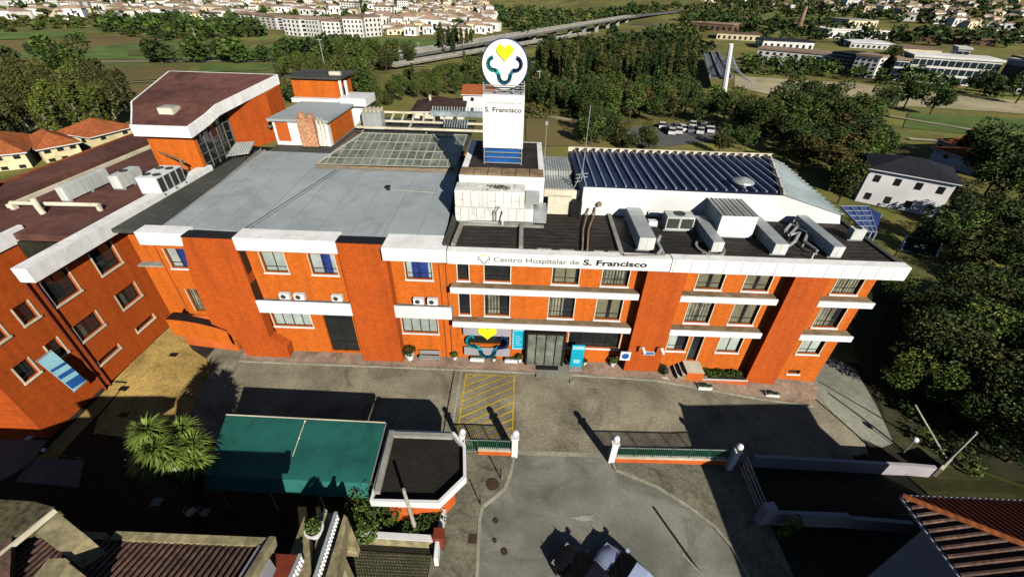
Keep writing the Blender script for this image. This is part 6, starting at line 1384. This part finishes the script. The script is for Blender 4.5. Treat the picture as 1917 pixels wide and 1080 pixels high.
for fl, fr, tp_, dp_, w_, r_, lab in (((1546, 72), (1662, 74), (1546, 56), 30, 'townwhite', 'townwhite', 'long white industrial shed with bright roof on the right'), ((1425, 92), (1520, 96), (1425, 76), 20, 'townwhite', 'slate', 'long white shed with dark flat roof behind the residence row'),
        ((1495, 62), (1580, 62), (1495, 48), 60, 'brickfar', 'brickfar', 'brown roofed factory hall by the tall chimney'), ((1585, 52), (1640, 52), (1585, 38), 30, 'towncream', 'concrete', 'pale green roofed hall behind the bright shed'), ((1590, 90), (1670, 94), (1590, 80), 30, 'townwhite', 'whiteclean', 'bright white shed behind the middle residences'),
        ((1285, 56), (1370, 62), (1285, 42), 30, 'brickfar', 'towntile', 'reddish roofed hall left of the factories'), ((1340, 74), (1420, 78), (1340, 62), 20, 'towncream', 'brickfar', 'tan hall above the cable bridge'), ((1700, 78), (1860, 88), (1700, 68), 40, 'brickfar', 'brickfar', 'wide brown roofed depot on the right'), ((1180, 122), (1255, 128), (1180, 114), 8, 'townwhite', 'whiteclean', 'long thin white shed among the poplars'), ((1680, 108), (1755, 112), (1680, 90), 16, 'towncream', 'towntile', 'orange roofed building behind the office row')):
    block('industrial_shed', lab, fl, fr, tp_, dp_, w_, 'shed', r_, 8, 1, rh=.5)
p = G(1492, 62); tp_ = Y(1502, 12, p.y); m = MB(); m.tube([tuple(p), (p.x, p.y, tp_.z)], 2.2, 12, r1=1.3); tag(build(m, 'factory_chimney', 'tan', loc=tuple(p)), 'tall tan brick factory chimney on the right', 'chimney')
# cable bridge
t = thing('cable_bridge', 'cable stayed footbridge with white leaning pylon over the river', 'bridge', tuple(G(1350, 165))); b0 = G(1355, 172); tp_ = Y(1376, 84, b0.y-4); m = MB(); m.tube([tuple(b0), (tp_.x-.5, b0.y-2, tp_.z)], 1., 8, r1=.7); build(m, 'pylon', 'whiteclean', t)
d0, d1 = G(1322, 170), G(1312, 116); d2, d3 = G(1362, 172), G(1338, 116); m = MB(); m.prism([(p.x, p.y, 2.2) for p in (d0, d2, d3, d1)], (0, 0, .5)); build(m, 'deck', 'road', t)
m = MB()
for a, b in ((d0, d1), (d2, d3), ((d0+d2)/2, (d1+d3)/2)): m.bar((a.x, a.y, 3), (b.x, b.y, 3), .5, .7)
build(m, 'deck_edges', 'rib', t); m = MB(); T3 = Vector((tp_.x-.5, b0.y-2, tp_.z-1))
for i in range(9): m.bar(T3-Vector((0, 0, i*.8)), Vector(d2).lerp(d3, .1+i*.1)+Vector((0, 0, 2.7-d2.z)), .12)
for i in range(7): q = G(1392+i*6, 168); m.bar(T3-Vector((0, 0, i*.8)), q, .1)
build(m, 'stay_cables', 'rib', t)
# motorway viaduct
t = thing('motorway_viaduct', 'grey motorway viaduct crossing the plain diagonally', 'viaduct', tuple(G(720, 130)))
A0, B0 = G(705, 128), G(1180, 40); A0.z = 3.5; B0.z = gh(B0.x, B0.y)+4; B1 = G(1300, 22); B1.z = gh(B1.x, B1.y)+2; m = MB(); up = Vector((0, 0, 1))
for P_ in ((A0, B0), (B0, B1)): m.bar(*P_, 8.5, 1.1)
build(m, 'deck', 'road', t); m = MB(); nrm = (B0-A0).normalized().cross(up)
for s_ in (-4.2, 4.2, 0): m.bar(A0+nrm*s_+up*.9, B0+nrm*s_+up*.9, .35, .7)
build(m, 'parapet', 'concrete', t); m = MB()
for i in range(12): p = A0.lerp(B0, (i+.5)/12); m.bar((p.x, p.y, -2), (p.x, p.y, p.z-.6), 3)
build(m, 'piers', 'concrete', t)
t = thing('motorway_ramp', 'thin pale slip road bridge running beside the viaduct', 'bridge', tuple(G(760, 130))); A1, B1_ = G(735, 131), G(1100, 70); A1.z = 2; B1_.z = gh(B1_.x, B1_.y)+2.5; m = MB(); m.bar(A1, B1_, 3.4, .6); build(m, 'deck', 'path', t)
for s_ in (-1.8, 1.8): m = MB(); n2_ = (B1_-A1).normalized().cross(up); m.bar(A1+n2_*s_+up*.6, B1_+n2_*s_+up*.6, .4, .8); build(m, 'parapet', 'concrete', t)
# masts and lamp posts over the plain
for px, py, tx, lab in ((610, 136, 76, 'thin grid mast rising between field trees left of the tower'), (370, 82, 55, 'thin mast in front of the dark tree belt'), (785, 108, 82, 'thin mast left of the viaduct'), (1007, 196, 135, 'thin pole beside the sign disc'), (1052, 92, 70, 'lamp mast above the poplars right of the disc'), (1205, 108, 78, 'lamp mast above the poplar plantation')):
    a = G(px, py); tz = Y(px, tx, a.y).z; m = MB(); m.tube([tuple(a), (a.x, a.y, tz)], .22, 6, r1=.12); m.box(a.x-.8, a.x+.8, a.y-.1, a.y+.1, tz, tz+.25); tag(build(m, 'mast', 'galv', loc=tuple(a)), lab, 'mast')
# parked cars in the far car park
def small_car(mt):
    m = MB(); m.prism([(-2.1, -.85, .3), (2.1, -.85, .3), (2.1, -.85, .75), (1.1, -.85, .9), (-1.9, -.85, .95), (-2.1, -.85, .8)], (0, 1.7, 0)); m.prism([(-1.7, -.75, .93), (1.0, -.75, .9), (.3, -.75, 1.45), (-1.3, -.75, 1.45)], (0, 1.5, 0), 1)
    m.box(-1.25, .25, -.7, .7, 1.451, 1.48)
    for sx in (-1.3, 1.3):
        for s2 in (-.86, .7): m.box(sx-.3, sx+.3, s2, s2+.16, .02, .6, 2)
    return build(m, 'parked_car', [mt, 'glass', 'rubber'])
kinds = [small_car('carwhite'), small_car('cargrey')]
for i, (px, py, k) in enumerate([(1238, 240, 0), (1250, 247, 1), (1256, 251, 0), (1264, 242, 1), (1270, 250, 0), (1276, 245, 0), (1296, 238, 0), (1304, 248, 1), (1310, 250, 0), (1320, 240, 0), (1330, 248, 0), (1288, 247, 1), (1315, 243, 1)]):
    p = G(px, py); o = kinds[k].copy(); C.objects.link(o); o.location = (p.x, p.y, p.z+.1); o.rotation_euler = (0, 0, 1.4+.2*math.sin(i*3)); tag(o, 'small white car in the far car park behind the ribbed roof' if k == 0 else 'small grey car in the far car park behind the ribbed roof', 'car', 'cars in the far car park')
for k in kinds: bpy.data.objects.remove(k)
for P_ in protos.values():
    if not P_[1]:
        for ch in list(P_[0].children): bpy.data.objects.remove(ch)
        bpy.data.objects.remove(P_[0])
